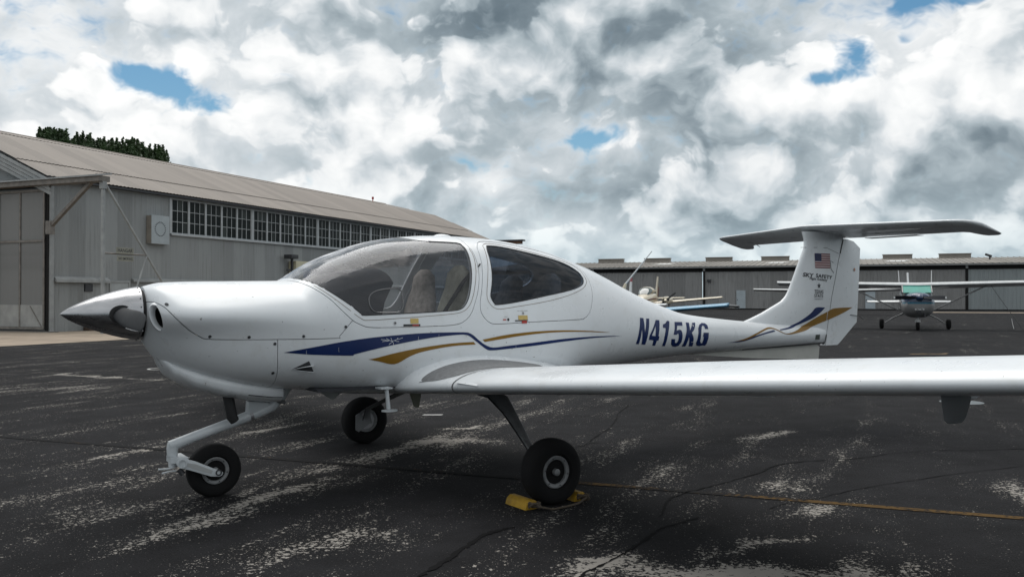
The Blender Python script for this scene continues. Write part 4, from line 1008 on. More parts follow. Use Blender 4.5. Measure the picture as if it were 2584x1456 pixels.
obj('servo_cover', ribbon([(-4.86, 1.71), (-4.80, 1.735), (-4.815, 1.64), (-4.865, 1.60)], .008, off(.002)), DGREY, fin)
decal('tail_vent', [[(-4.508, .937), (-4.599, .937), (-4.599, .884), (-4.508, .884)]], mat('dark_green_plate', (.05, .06, .05), .6), .004, fin, 1, 0)
dot(-5.276, 1.644, .020, AMBER, 'position_light', rudder, .006)
obj('static_wick', tube([(-5.20, .02, 1.14), (-5.34, .03, 1.125), (-5.42, .03, 1.09)], .004, 6), DGREY, rudder)
vf = [(-2.69, .79), (-4.60, .84), (-4.66, .80), (-4.64, .668), (-4.60, .668), (-3.60, .72)]
obj('ventral_fin', join(prism(vf, -.016, .016)), mat('chalky_grey_paint', (.44, .44, .41), .6, vary=.1), plane, smooth=False)
obj('keel_seal', tube([(x, .05, fB(x) + .008) for x in (-3.4, -3.8, -4.2, -4.45, -4.6, -4.7)], .008, 6), DARK, plane)
LEs = curve_interp([(0, -4.41), (1.43, -4.715), (1.53, -4.76), (1.585, -4.84), (1.62, -4.98), (1.645, -5.25)])
TEs = curve_interp([(0, -5.15), (1.36, -5.19), (1.44, -5.30), (1.48, -5.34), (1.60, -5.345), (1.645, -5.30)])
ZST = curve_interp([(0, 2.062), (1.65, 2.062)])
ys = [-1.625, -1.618, -1.61, -1.6, -1.57, -1.53, -1.48, -1.44, -1.40, -1.36] + list(np.linspace(-1.3, 1.3, 27)) + [1.36, 1.40, 1.44, 1.48, 1.53, 1.57, 1.6, 1.61, 1.618, 1.625]
def st_tilt(p, le, c, z0):
    z = p[2] + .026 - .07 * (-4.45 - p[0]) / .75 - max(0, -4.96 - p[0]) * .16
    return (p[0], p[1], z)
def stsec(y, a, b, n, nose=1.0):
    le, te = LEs(abs(y) * 1.012), TEs(abs(y) * 1.012); c = le - te; z0 = ZST(abs(y))
    ss = [a + (b - a) * (k / n) ** nose for k in range(n + 1)]
    thick = .115 * min(1, c / .6) * .56
    up = [(le - c * s, y, z0 + max(naca(s, thick), .0015) * .9) for s in ss]; dn = [(le - c * s, y, z0 - max(naca(s, thick), .0015)) for s in ss]
    return [st_tilt(q, le, c, z0) for q in up + dn[::-1]]
stab = obj('horizontal_stabilizer', loft([stsec(y, 0, .66, 20, 1.8) for y in ys]), PAINT, plane)
elev = obj('elevator', loft([stsec(y, .665, 1, 8) for y in ys]), PAINT, plane)
obj('static_wick', tube([(-5.17, -1.28, 1.985), (-5.26, -1.30, 1.96)], .004, 6), DGREY, elev)
obj('elevator_tab', box(-5.26, -5.13, .25, .85, 1.975, 1.981), PAINT, elev, smooth=False)

# ---- wings
def foil(n=30):
    up, dn = [], []
    for k in range(n + 1):
        s = (1 - math.cos(math.pi * k / n)) / 2
        yc = .022 / .16 * (2 * .4 * s - s * s) if s < .4 else .022 / .36 * (1 - .8 + .8 * s - s * s)
        up.append((s, yc + naca(s, .137))); dn.append((s, yc - naca(s, .137)))
    return up, dn
FU, FD = foil()
def wsec(y, le, c, z0, us=1., ds=1., tilt=None):
    pts = [(le - s * c, y, z0 + t * c * us) for s, t in FU] + [(le - s * c, y, z0 + t * c * ds) for s, t in FD[::-1][1:-1]]
    return pts
def wing_le(y): return .455 - .02 * (y - .95), .735 + .085 * (y - .95)
def chord(y): return float(np.interp(y, [.95, 3.2, 5.3, 5.75], [1.24, 1.16, .90, .80]))
ROOT = [(.42, .630, 1.66, .700, 1.85, .75), (.55, .615, 1.62, .708, 1.55, .75), (.62, .588, 1.56, .714, 1.34, .78), (.70, .548, 1.47, .719, 1.18, .84), (.80, .500, 1.36, .725, 1.06, .92), (.88, .471, 1.29, .730, 1.01, .98), (.946, .455, 1.24, .735, 1., 1.)]
def root_top(x, y):
    r = [np.interp(y, [q[0] for q in ROOT], [q[k] for q in ROOT]) for k in range(1, 6)]
    s = min(max((r[0] - x) / r[1], 0), 1); return float(r[2] + np.interp(s, [p[0] for p in FU], [p[1] for p in FU]) * r[1] * r[3])
for sgn in (1, -1):
    rt = obj('wing_root', loft([[(a, sgn * b, c) for a, b, c in wsec(*q[:2], q[2], q[3], q[4], q[5])] for q in ROOT]), PAINT, plane)
    obj('wing_joint', loft([[(a + (.0025 if a > 0 else -.0025), sgn * yy, c + (.0025 if c > .735 else -.0025)) for a, b, c in wsec(.95, .455, 1.24, .735)] for yy in (.943, .953)], True, False, False), GAPM, rt)
    W = [(.35, .665), (.50, .668), (.455, .67), (.29, .672), (.1, .672), (-.1, .675), (-.45, .69), (-.40, .90), (0, .91), (.25, .91), (.36, .895), (.46, .82)]
    W = smooth2([(.555, .668), (.455, .67), (.29, .672), (.1, .672), (-.1, .675), (-.45, .69), (-.40, .90), (0, .91), (.25, .905), (.37, .885), (.47, .80)], 3)
    v, f = sheet([W], lambda x, z: 0, .04)
    obj('walkway', ([(p[0], sgn * p[2], root_top(p[0], p[2]) + .003) for p in v], f), GREY, rt)
    secs = []
    for y in [.954, 1.1, 1.5, 2, 2.5, 3, 3.5, 4, 4.5, 5, 5.3, 5.55, 5.75]:
        le, z0 = wing_le(y); secs.append(wsec(y, le, chord(y), z0))
    w = obj('wing', loft([[(a, sgn * b, c) for a, b, c in s] for s in secs]), PAINT, plane)
    tip = []
    for k, (y, dz, c, sw) in enumerate([(5.752, 0, .80, 0), (5.85, .03, .74, .05), (5.92, .10, .62, .14), (5.95, .18, .50, .25), (5.97, .26, .36, .38), (5.975, .28, .30, .42)]):
        le, z0 = wing_le(5.75); a = min(1, k / 3) * R(75)
        tip.append([(le - sw - s * c, sgn * (y - t * c * math.sin(a)), z0 + dz + t * c * math.cos(a)) for s, t in FU] + [(le - sw - s * c, sgn * (y - t * c * math.sin(a)), z0 + dz + t * c * math.cos(a)) for s, t in FD[::-1][1:-1]])
    obj('winglet', loft(tip), PAINT, w)
    for (ya, yb, nm) in ((1.05, 3.1, 'flap_gap'), (3.15, 5.4, 'aileron_gap')):
        pts = [(wing_le(y)[0] - .74 * chord(y), sgn * y, wing_le(y)[1] + (.022 / .36 * (.2 + .8 * .74 - .74 ** 2) + naca(.74, .137)) * chord(y) + .001) for y in np.linspace(ya, yb, 12)]
        obj(nm, tube(pts, .003, 6), DARK, w)
    for y in (1.7, 2.7, 3.9, 4.9):
        le, z0 = wing_le(y); c = chord(y)
        obj('hinge_fairing', loft([[(le - s * c, sgn * (y + r * math.cos(a)), z0 - .03 * c + d + r * 1.3 * math.sin(a)) for a in [2 * math.pi * k / 10 for k in range(10)]] for s, r, d in ((.50, .003, .0), (.62, .014, -.03), (.78, .016, -.055), (.90, .012, -.07), (.98, .003, -.06))]), PAINT if sgn < 0 else WHITE2, w)
    le, z0 = wing_le(1.35)
    obj('stall_strip', prism([(le + .006, z0 - .004), (le - .012, z0 + .012), (le - .012, z0 - .016)], sgn * 1.0, sgn * 1.2) if False else loft([[(le + .010, sgn * y, z0 + .000), (le - .012, sgn * y, z0 + .014), (le - .012, sgn * y, z0 - .012)] for y in (1.0, 1.26)]), PAINT, w, smooth=False)
    if sgn > 0:
        le, z0 = wing_le(4.25); zb = z0 - .045
        obj('pitot_mast', loft([[(xa + (k > 0) * 0, 4.25 + t, z) for xa, t in ((x0, 0), (x0 - .25 * (x0 - x1), .016), (x0 - .7 * (x0 - x1), .014), (x1, 0), (x0 - .7 * (x0 - x1), -.014), (x0 - .25 * (x0 - x1), -.016))] for k, (x0, x1, z) in enumerate(((.31, .09, zb + .03), (.30, .10, zb - .03), (.285, .135, zb - .09), (.262, .155, zb - .105)))]), mat('pitot_grey', (.11, .115, .12), .5), w)
        obj('tie_down_ring', tube([(-.02 + .03 * math.cos(a), 2.35, wing_le(2.35)[1] - .052 + .022 * math.sin(a)) for a in [math.pi * (1 + k / 8) for k in range(9)]], .004, 6), DGREY, w)
        obj('tie_down_ring', tube([(-.30 + .03 * math.cos(a), 2.9, wing_le(2.9)[1] - .05 + .03 * math.sin(a)) for a in [math.pi * (1 + k / 8) for k in range(9)]], .004, 6), DGREY, w)
        obj('drain', revolve([(-.02, .006), (0, .012)], 10, 'z', (.10, 1.65, wing_le(1.65)[1] - .05)), DGREY, w)

# ---- landing gear
def wheel(name, c, r, hw, rim, out):
    root = empty(name, c); root.parent = plane
    k = hw; pr = [(-k * .55, rim * 1.02), (-k * .92, rim * 1.18), (-k, r * .72), (-k * .93, r * .87), (-k * .70, r * .965), (-k * .35, r * .995), (0, r), (k * .35, r * .995), (k * .70, r * .965), (k * .93, r * .87), (k, r * .72), (k * .92, rim * 1.18), (k * .55, rim * 1.02)]
    ty = obj('tyre', revolve(pr, 56, 'y'), RUBBER, root)
    for q in (-.45, -.15, .15, .45):
        obj('tread_groove', revolve([(q * k * 1.2 - .002, r * .985), (q * k * 1.2 - .002, r * (1.0 - .035 * abs(q))), (q * k * 1.2 + .002, r * (1.0 - .035 * abs(q))), (q * k * 1.2 + .002, r * .985)], 48, 'y'), DARK, ty) if False else None
    for s in (1, -1):
        obj('rim', revolve([(s * k * .50, rim * 1.06), (s * k * .74, rim * 1.05), (s * k * .78, rim * .98), (s * k * .70, rim * .80), (s * k * .35, rim * .74), (s * k * .22, rim * .60), (s * k * .20, .02)], 40, 'y'), CAST, root)
        for q in range(6):
            a = q * math.pi / 3 + .2
            obj('wheel_bolt', revolve([(s * k * .70, .001), (s * k * .83, .005), (s * k * .83, .001)], 6, 'y', (rim * .90 * math.cos(a), 0, rim * .90 * math.sin(a))), DGREY, root)
    obj('hub', revolve([(-k * .9 if out < 0 else -k * .4, .001), (-k * .9 if out < 0 else -k * .4, .022), (k * .9 if out > 0 else k * .4, .022), (k * .98 if out > 0 else k * .4, .012), (k * .98 if out > 0 else k * .4, .001)], 20, 'y'), CAST, root)
    obj('brake_disc', revolve([(-out * k * .55, .03), (-out * k * .55, rim * .9), (-out * k * .62, rim * .9), (-out * k * .62, .03)], 32, 'y'), STEEL, root)
    return root
MW = []
for sgn in (1, -1):
    MW.append(wheel('main_wheel', (0, sgn * 1.44, .210), .212, .078, .100, sgn))
    rings = []
    for y, x0, x1, z, th in [(.45, .02, -.22, .64, .022), (.62, -.055, -.21, .60, .020), (.83, -.03, -.14, .515, .018), (1.06, .02, -.06, .42, .016), (1.26, .065, .012, .335, .015), (1.31, .06, .0, .305, .014), (1.34, .05, -.02, .24, .014), (1.345, .04, -.04, .19, .014)]:
        d = Vector((0, .33, .95)) if y < 1.29 else Vector((0, .9, .4))
        rings.append([(x0, sgn * (y - d.y * th * .4), z - d.z * th * .4), (x0 - (x0 - x1) * .15, sgn * (y + d.y * th / 2), z + d.z * th / 2), (x1 + (x0 - x1) * .15, sgn * (y + d.y * th / 2), z + d.z * th / 2), (x1, sgn * y, z), (x1 + (x0 - x1) * .15, sgn * (y - d.y * th / 2), z - d.z * th / 2), (x0 - (x0 - x1) * .15, sgn * (y - d.y * th / 2), z - d.z * th / 2)])
    leg = obj('landing_gear_leg', loft(rings), LEGM, plane, ang=50)
    obj('brake_line', tube([(-.05, sgn * .60, .602), (-.028, sgn * .83, .515), (.022, sgn * 1.06, .42), (.067, sgn * 1.26, .333), (.06, sgn * 1.34, .22)], .005, 6), DARK, leg)
    obj('torque_plate', prism([(.13, .27), (.10, .29), (.02, .23), (-.02, .20), (.02, .17), (.10, .12), (.13, .14)], sgn * 1.335, sgn * 1.342), CAST, leg, smooth=False)
nw = wheel('nose_wheel', (1.755, 0, .176), .178, .062, .086, 1)
ns = obj('nose_gear_strut', tube([(1.235, 0, .74), (1.30, 0, .645), (1.36, 0, .578), (1.45, 0, .540), (1.60, 0, .492), (1.85, 0, .418), (2.0, 0, .372), (2.040, 0, .360)], [.045, .045, .042, .038, .035, .034, .034, .034], 20), WHITE2, plane)
obj('swivel_housing', loft([[(2.022 + r * math.cos(a) - dxx, r * .9 * math.sin(a), z) for a in [2 * math.pi * k / 16 for k in range(16)]] for z, r, dxx in ((.382, .030, .012), (.378, .037, .004), (.345, .037, .0), (.300, .034, .0), (.295, .034, .0))]), WHITE2, ns)
obj('fork_crown', loft([[(2.005 + a, b, z) for a, b in ((.04, -.06), (.04, .06), (-.04, .10), (-.06, .10), (-.06, -.10), (-.04, -.10))] for z in (.292, .255)]), WHITE2, ns, smooth=False)
obj('fork_column', tube([(2.018, 0, .30), (2.016, 0, .225)], .030, 14), WHITE2, ns)
for s in (1, -1):
    arm = obj('fork_arm', prism([(2.01, .285), (1.965, .285), (1.90, .262), (1.77, .197), (1.742, .190), (1.722, .172), (1.728, .152), (1.75, .146), (1.80, .152), (1.93, .205), (1.985, .225), (2.015, .245)], s * .088, s * .108), WHITE2, ns, bevel=.004)
    obj('arm_recess', prism([(1.955, .258), (1.90, .245), (1.79, .190), (1.80, .172), (1.92, .217), (1.955, .235)], s * .1082, s * .1100), mat('recess_grey', (.36, .37, .37), .6), arm, smooth=False)
    obj('pivot_pin', revolve([(s * .07, .001), (s * .07, .030), (s * .116, .030), (s * .116, .022), (s * .100, .020), (s * .100, .001)], 18, 'y', (1.985, 0, .256)), WHITE2, arm)
    obj('axle_bush', revolve([(s * .085, .001), (s * .085, .021), (s * .114, .021), (s * .114, .013), (s * .105, .012), (s * .105, .001)], 18, 'y', (1.752, 0, .174)), DGREY, arm)
obj('tow_lug', tube([(2.02, .04, .225), (2.06, .05, .222), (2.12, .05, .224)], .006, 6), WHITE2, ns)
obj('tow_lug', tube([(2.01, .05, .205), (2.05, .055, .205), (2.10, .06, .198)], .006, 6), WHITE2, ns)
obj('damper', tube([(1.99, .04, .21), (1.965, .05, .175)], .018, 8), DGREY, ns)
obj('rubber_pack', prism([(1.53, .62), (1.46, .62), (1.38, .60), (1.40, .545), (1.515, .51), (1.535, .53)], -.035, .035), WHITE2, ns, bevel=.006)
obj('strut_clamp', tube([(1.515, 0, .519), (1.495, 0, .525)], .041, 16), STEEL, ns)
obj('shimmy_link', tube([(1.385, .06, .665), (1.325, .05, .612), (1.28, .05, .60)], .014, 8), STEEL, ns)
obj('exhaust_pipe', tube([(1.70, .12, .70), (1.685, .12, .62), (1.668, .12, .535), (1.65, .12, .505)], [.036, .036, .036, .030], 14), DARK, plane)
st = obj('boarding_step', tube([(.735, .53, .72), (.722, .54, .565)], .021, 12, .6), WHITE2, plane)
obj('step_pad', loft([[(.722 + .058 * math.cos(a), .555 + .04 * math.sin(a), z) for a in [2 * math.pi * k / 18 for k in range(18)]] for z in (.552, .562)]), WHITE2, st)
obj('step_flange', box(.70, .79, .47, .56, .705, .715), WHITE2, st)
obj('belly_antenna', prism([(1.03, .67), (.917, .592), (.90, .592), (.825, .65)], -.008, .008), mat('grey_antenna', (.30, .31, .30), .5), plane, smooth=False)
obj('belly_antenna', prism([(.37, .64), (.322, .512), (.29, .508), (.265, .64)], .15, .17), mat('khaki_antenna', (.16, .16, .12), .5), plane, smooth=False)
obj('roof_antenna', loft([[(-.005 + rx * math.cos(a), ry * math.sin(a), fT(0) - .012 + z) for a in [2 * math.pi * k / 20 for k in range(20)]] for z, rx, ry in ((0, .085, .05), (.014, .075, .045), (.024, .05, .032), (.028, .02, .012))]), PAINT, plane)

# ---- placards and latches
def rect(name, x0, x1, z0, z1, m, e=.003, parent=plane): return decal(name, [[(x0, z0), (x1, z0), (x1, z1), (x0, z1)]], m, e, parent, 1, .03)
rect('placard', .581, .519, 1.152, 1.187, PLACARD, parent=canopy); rect('latch_recess', .634, .507, 1.133, 1.147, DARK, parent=canopy); rect('latch_handle', .568, .519, 1.1345, 1.1455, REDTAG, .006, canopy)
dot(.696, 1.157, .011, STEEL, 'lock', canopy, .004); dot(.696, 1.157, .005, DARK, 'keyhole', canopy, .006)
rect('placard', -.323, -.411, 1.165, 1.198, PLACARD, parent=door); rect('latch_recess', -.291, -.411, 1.155, 1.163, DARK, parent=door); rect('latch_handle', -.353, -.40, 1.138, 1.158, REDTAG, .006, door)
dot(-.229, 1.168, .011, DGREY, 'lock', door, .004); dot(-.371, 1.214, .010, STEEL, 'lock', door, .004)
rect('placard', -.182, -.21, 1.163, 1.173, mat('faded_pink_print', (.45, .13, .12), .6), parent=door)
# ---- lettering
def letters(name, s, xa, xb, z0, z1, m, parent, drop=0., fy=None, e=.003, **kw):
    """lettering set between x = xa (left end) and xb, z0..z1; drop lowers the right end"""
    uv, f = text_mesh(s, **kw); fy = fy or off(e)
    v = []
    for a, b in uv:
        x, z = xa + (xb - xa) * a, z0 + (z1 - z0) * b - drop * a
        v.append((x, fy(x, z), z))
    return obj(name, (v, f), m, parent, smooth=False, recalc=False)
flag = rect('flag', -4.538, -4.798, 1.648, 1.806, mat('flag_white', (.62, .50, .50), .5), .0025, fin)
for k in range(7):
    zt = 1.806 - k * .158 / 6.5
    rect('flag_stripe', -4.642 if k < 4 else -4.539, -4.797, zt - .158 / 13, zt, RED, .004, flag)
rect('flag_canton', -4.539, -4.645, 1.806 - .158 * 7 / 13, 1.8055, mat('flag_navy', (.010, .016, .075), .5), .0045, flag)
letters('school_name', 'SKY', -4.345, -4.515, 1.553, 1.598, BLACK, fin, .010, shear=.25, bold=.03)
letters('school_name', 'SAFETY', -4.545, -4.835, 1.548, 1.590, BLACK, fin, .022, shear=.12, bold=.03, space=1.1)
letters('school_name', 'Flight Academy', -4.443, -4.745, 1.515, 1.552, BLACK, fin, .018, shear=.3, bold=.012)
def star(cx, cz, r):
    return [(cx - (r if k % 2 == 0 else r * .42) * math.sin(k * math.pi / 5), cz + (r if k % 2 == 0 else r * .42) * math.cos(k * math.pi / 5)) for k in range(10)]
decal('star_emblem', [star(-4.597, 1.458, .034)], BLACK, .003, fin, 1, 0)
letters('university_name', 'TEXAS', -4.520, -4.674, 1.377, 1.417, BLACK, fin, .002, bold=.015)
letters('university_name', 'STATE', -4.516, -4.670, 1.332, 1.370, BLACK, fin, .0, bold=.015)
letters('university_name', 'UNIVERSITY', -4.520, -4.668, 1.308, 1.322, mat('small_print', (.10, .10, .11), .6), fin, .0)
letters('notice', 'NOT LOCKED IN FLIGHT', -.318, -.417, 1.229, 1.235, BLACK, door)
letters('notice', 'OPEN', -.192, -.222, 1.187, 1.192, BLACK, door)

# ---- cabin
dash = obj('instrument_panel', loft([[(x, y, z - .10 * (abs(y) / .43) ** 4 * (z > 1.3)) for x, z in ((.632, 1.535), (.66, 1.548), (.74, 1.545), (.95, 1.50), (1.15, 1.43), (1.20, 1.36), (1.20, 1.05), (.74, 1.05), (.72, 1.20), (.70, 1.30))] for y in np.linspace(-.43, .43, 15)]), DASH, plane)
for q in (-.28, .28):
    obj('display', box(.688, .700, q - .10, q + .10, 1.30, 1.44), mat('dark_screen', (.01, .012, .015), .15, coat=.6), dash, smooth=False)
    obj('control_stick', tube([(.50, q, .85), (.47, q, 1.0), (.49, q, 1.12), (.50, q, 1.20)], [.012, .012, .012, .02], 8), BLACK, plane)
obj('cabin_floor', box(-1.2, 1.2, -.45, .45, .70, .72), INNER, plane, smooth=False)
def seat(name, x0, zb, x1, zt, y, m, label):
    rings = []
    for k in range(13):
        t = k / 12; w = np.interp(t, [0, .35, .62, .75, .9, .97, 1], [.21, .215, .19, .145, .135, .105, .05]); d = np.interp(t, [0, .5, .8, .97, 1], [.075, .075, .06, .05, .02])
        cx = x0 + (x1 - x0) * t - .04 * math.sin(math.pi * t); cz = zb + (zt - zb) * t
        rings.append([(cx + d * math.copysign(abs(math.cos(a)) ** .7, math.cos(a)), y + w * math.copysign(abs(math.sin(a)) ** .7, math.sin(a)), cz) for a in [2 * math.pi * j / 24 for j in range(24)]])
    s = obj(name, loft(rings), m, plane); s['label'] = label
    obj('seat_cushion', loft([[(cx, y + w * math.copysign(abs(math.sin(a)) ** .6, math.sin(a)), zb + .03 + .075 * math.copysign(abs(math.cos(a)) ** .7, math.cos(a))) for a in [2 * math.pi * j / 20 for j in range(20)]] for cx, w in ((x0 + .50, .12), (x0 + .48, .2), (x0 + .3, .215), (x0 - .02, .21))]), m, s)
    return s
s1 = seat('seat', .17, .90, .005, 1.575, .28, SEAT2, 'beige cloth pilot seat with black shoulder belt')
s2 = seat('seat', .17, .90, .0, 1.560, -.28, SEAT, 'grey sheepskin covered seat beyond the pilot seat')
s3 = seat('seat', -.62, .92, -.86, 1.53, .27, SEAT, 'grey rear seat next to the rear door')
s4 = seat('seat', -.62, .92, -.86, 1.52, -.27, SEAT, 'grey rear seat on the far side')
obj('seat_belt', ribbon([(.07, 1.52), (.13, 1.40), (.20, 1.25), (.27, 1.10)], .05, lambda x, z: .40) if False else loft([[(x, y - .028, z), (x, y + .028, z), (x + .004, y + .028, z + .004), (x + .004, y - .028, z + .004)] for x, y, z in ((-.06, .46, 1.58), (.06, .44, 1.45), (.16, .40, 1.28), (.27, .34, 1.08))]), BELT, s1)

# ------------------------------------------------------------------ wheel chocks
def chock(name, c, rz, L, label):
    root = empty(name, (c[0], c[1], 0), rz, label, 'wheel chock', 'yellow chocks at the near main wheel')
    o = obj('wedge', loft([[(x, y, z) for y, z in ((-.055, .0), (-.042, .040), (-.018, .058), (.018, .058), (.042, .040), (.055, .0))] for x in (-L / 2, -L / 2 + .012, L / 2 - .012, L / 2)]), YELLOW, root, bevel=.004)
    obj('rope_knot', join(*[tube([(L / 2 + .02 + .03 * math.cos(a + k), .035 * math.sin(a * 1.3 + k), .03 + .018 * math.sin(2 * a + k)) for a in [q * .7 for q in range(9)]], .007, 6) for k in (0, 1.6, 3.1)]), ROPE, root)
    return root
PM = Matrix.Translation((-.553, 6.935, 0)) @ Matrix.Rotation(math.pi + YAW, 4, 'Z')
def pw(x, y, z=0): return PM @ Vector((x, y, z))
c1, c2 = pw(.20, 1.40), pw(-.20, 1.40)
chock('wheel_chock', c1, math.pi / 2 + math.pi + YAW, .23, 'worn yellow wheel chock in front of the near main wheel')
chock('wheel_chock', c2, math.pi / 2 + math.pi + YAW, .20, 'yellow wheel chock behind the near main wheel')
rp = [pw(.20, 1.57, .03), pw(.12, 1.62, .012), pw(.0, 1.61, .012), pw(-.12, 1.58, .012), pw(-.20, 1.55, .03)]
tag(obj('chock_rope', tube([tuple(Vector((*q, 0)).to_3d()) if False else tuple(q) for q in rp], .007, 8), ROPE, None), 'dark rope lying on the asphalt between the two yellow chocks', 'rope')

# ------------------------------------------------------------------ parked aircraft in the background
CW = mat('white_aircraft_paint', (.66, .67, .67), .35, coat=.4, vary=.1)
CNAVY = mat('dark_blue_aircraft_paint', (.010, .028, .075), .3, coat=.5, vary=.15)
CTEAL = mat('teal_stripe', (.02, .13, .20), .35)
CSILV = mat('silver_grey_paint', (.25, .25, .25), .35, coat=.3, vary=.12)
SHADE = mat('mint_sunshade', (.08, .33, .27), .5, vary=.2, vscale=5, bump=.5, bscale=9)
CREAM = mat('cream_aircraft_paint', (.60, .53, .40), .35, coat=.4, vary=.1)
MAROON = mat('maroon_stripe', (.10, .018, .016), .4)
SKYB = mat('light_blue_paint', (.09, .27, .42), .35, coat=.4, vary=.12)
DGL = mat('dark_cabin_glass', (.02, .045, .045), .12, coat=.5)
def sec(x, w, zb, zt, n=20, e=2.6):
    c = (zb + zt) / 2
    return [(x, w * math.copysign(abs(math.cos(a)) ** (2 / e), math.cos(a)), c + (zt - zb) / 2 * math.copysign(abs(math.sin(a)) ** (2 / e), math.sin(a))) for a in [2 * math.pi * k / n for k in range(n)]]
def simple_wing(y0, y1, le0, le1, c0, c1, z0, z1, t=.13, inc=0.):
    def s(y, le, c, z): return [(le - q * c, y, z + h * c - inc * q * c) for q, h in ((0, 0), (.03, .045), (.12, .08), (.35, .10), (.7, .055), (1, .003), (1, -.003), (.6, -.02), (.25, -.035), (.06, -.03))]
    return loft([s(y0, le0, c0, z0), s(y1, le1, c1, z1), s(y1 + math.copysign(.06, y1), le1 - c1 * .1, c1 * .8, z1 + .02)])
def small_wheel(parent, c, r, w, name='wheel'):
    o = obj(name, revolve([(-w * .5, r * .35), (-w, r * .55), (-w, r * .8), (-w * .6, r * .97), (0, r), (w * .6, r * .97), (w, r * .8), (w, r * .55), (w * .5, r * .35)], 24, 'y', c), RUBBER, parent)
    obj('rim', revolve([(-w * .7, .01), (-w * .7, r * .5), (w * .7, r * .5), (w * .7, .01)], 16, 'y', c), CAST, o)
def high_wing(loc, rz, label, body_low, body_top, stripe, shade, detail=True):
    root = empty('high_wing_aircraft', loc, rz, label, 'airplane', 'small aircraft parked along the far apron')
    ST = [(2.60, .30, .92, 1.40), (2.54, .44, .80, 1.47), (2.3, .55, .62, 1.52), (1.9, .60, .53, 1.54), (1.45, .62, .50, 1.56)]
    low = obj('lower_cowling', loft([[(x, y, min(z, 1.14)) for x, y, z in sec(*s)] for s in ST]), body_low, root)
    obj('upper_cowling', loft([[(x, y * 1.004, max(z, 1.15)) for x, y, z in sec(*s)] for s in ST]), body_top, root)
    obj('cowling_stripe', loft([[(x + .004, y * 1.008, min(max(z, 1.08), 1.15)) for x, y, z in sec(*s)] for s in ST[:-1]], True, True, False), stripe, root)
    obj('cabin', loft([sec(1.44, .62, .50, 1.55), sec(1.35, .62, .50, 1.57), sec(.9, .62, .50, 1.90), sec(.3, .62, .52, 1.94), sec(-.6, .58, .58, 1.92), sec(-1.3, .46, .70, 1.80), sec(-2.4, .28, .90, 1.58), sec(-4.4, .09, 1.10, 1.42)]), body_low, root)
    ws = obj('windscreen', loft([[(1.44, y, 1.53), (1.40, y, 1.57), (.97, y, 1.895), (.93, y, 1.87), (1.2, y, 1.54)] for y in np.linspace(-.52, .52, 9)]), shade or DGL, root)
    obj('windscreen_post', join(*[tube([(1.43, s * .55, 1.53), (.95, s * .55, 1.90)], .03, 6) for s in (-1, 1)]), body_low, ws)
    obj('wing', simple_wing(.0, 5.5, 1.10, .92, 1.63, 1.13, 1.84, 1.97, inc=.10), CW, root); obj('wing', simple_wing(0, -5.5, 1.10, .92, 1.63, 1.13, 1.84, 1.97, inc=.10), CW, root)
    for s in (-1, 1):
        obj('wing_strut', tube([(.55, s * .55, .74), (.62, s * 2.75, 1.88)], .05, 8, .6), CSILV, root)
        obj('landing_gear_leg', tube([(.0, s * .42, .66), (-.02, s * .85, .46), (-.05, s * 1.20, .22)], [.055, .045, .035], 8, .6), CSILV, root)
        small_wheel(root, (-.05, s * 1.30, .215), .215, .085, 'main_wheel')
        obj('antenna', tube([(.3, s * .62, 1.98), (.15, s * .64, 2.48)], .012, 6), CW, root)
        obj('horizontal_stabilizer', simple_wing(0, s * 1.72, -3.55, -3.75, .95, .70, 1.12, 1.12), CW, root)
    obj('vertical_stabilizer', loft([[(x, t, z) for x, t in ((a, 0), (a - .2, .05), (b, .01), (b, -.01), (a - .2, -.05))] for z, a, b in ((1.35, -3.0, -4.4), (1.7, -3.55, -4.5), (2.50, -4.1, -4.75))]), CW, root)
    small_wheel(root, (1.58, 0, .17), .175, .065, 'nose_wheel')
    obj('nose_gear_leg', join(tube([(1.60, 0, .17), (1.62, .0, .36), (1.62, 0, .70)], .035, 8), box(1.57, 1.65, -.10, .10, .34, .42)), CW, root)
    pr = obj('propeller', loft([[(2.72 + a * math.sin(tw), y, 1.33 + a * math.cos(tw)) for a in (-ch, 0, ch)] + [(2.70 + a * math.sin(tw), y, 1.33 + a * math.cos(tw)) for a in (ch, 0, -ch)] for y, ch, tw in ((-.96, .04, .2), (-.9, .07, .25), (-.5, .085, .45), (-.15, .06, .9), (.15, .06, -.9), (.5, .085, -.45), (.9, .07, -.25), (.96, .04, -.2))]), BLACK, root)
    for s in (-1, 1): obj('blade_tip', box(2.735, 2.745, s * .93 - .03, s * .93 + .03, 1.29, 1.37), CW, pr, smooth=False)
    obj('spinner', revolve([(.0, .15), (.08, .13), (.17, .08), (.22, .01)], 20, 'x', (2.62, 0, 1.33)), CNAVY, root)
    if detail:
        lp = obj('landing_light_panel', box(2.555, 2.575, -.17, .17, .84, .98), CW, root, smooth=False)
        for s in (-.08, .08): obj('landing_light', revolve([(0, .062), (.015, .055), (.02, .01)], 16, 'x', (2.575, s, .91)), mat('lamp_glass', (.5, .5, .5), .1, .6), lp)
        obj('air_intake', box(2.48, 2.545, -.12, .06, .72, .84), BLACK, root, smooth=False)
        for s in (-1, 1): obj('cowl_inlet', box(2.56, 2.585, s * .25 - .10, s * .25 + .10, 1.24, 1.35), BLACK, root, smooth=False)
        obj('exhaust_pipe', tube([(2.35, .18, .75), (2.38, .20, .58)], .04, 8), BLACK, root)
    return root
def at(u, v): d = CAMH * FPX / (v - YH); return ((u - 1292) / FPX * d, d, 0)
p = at(2308, 830); dirn = math.atan2(-p[1], -p[0]) + R(4)
high_wing(p, dirn, 'high-wing aircraft facing us with mint sunshade behind its windscreen', CSILV, CNAVY, CTEAL, SHADE)
p2 = (69 * (2088 - 1292) / FPX, 69, 0)
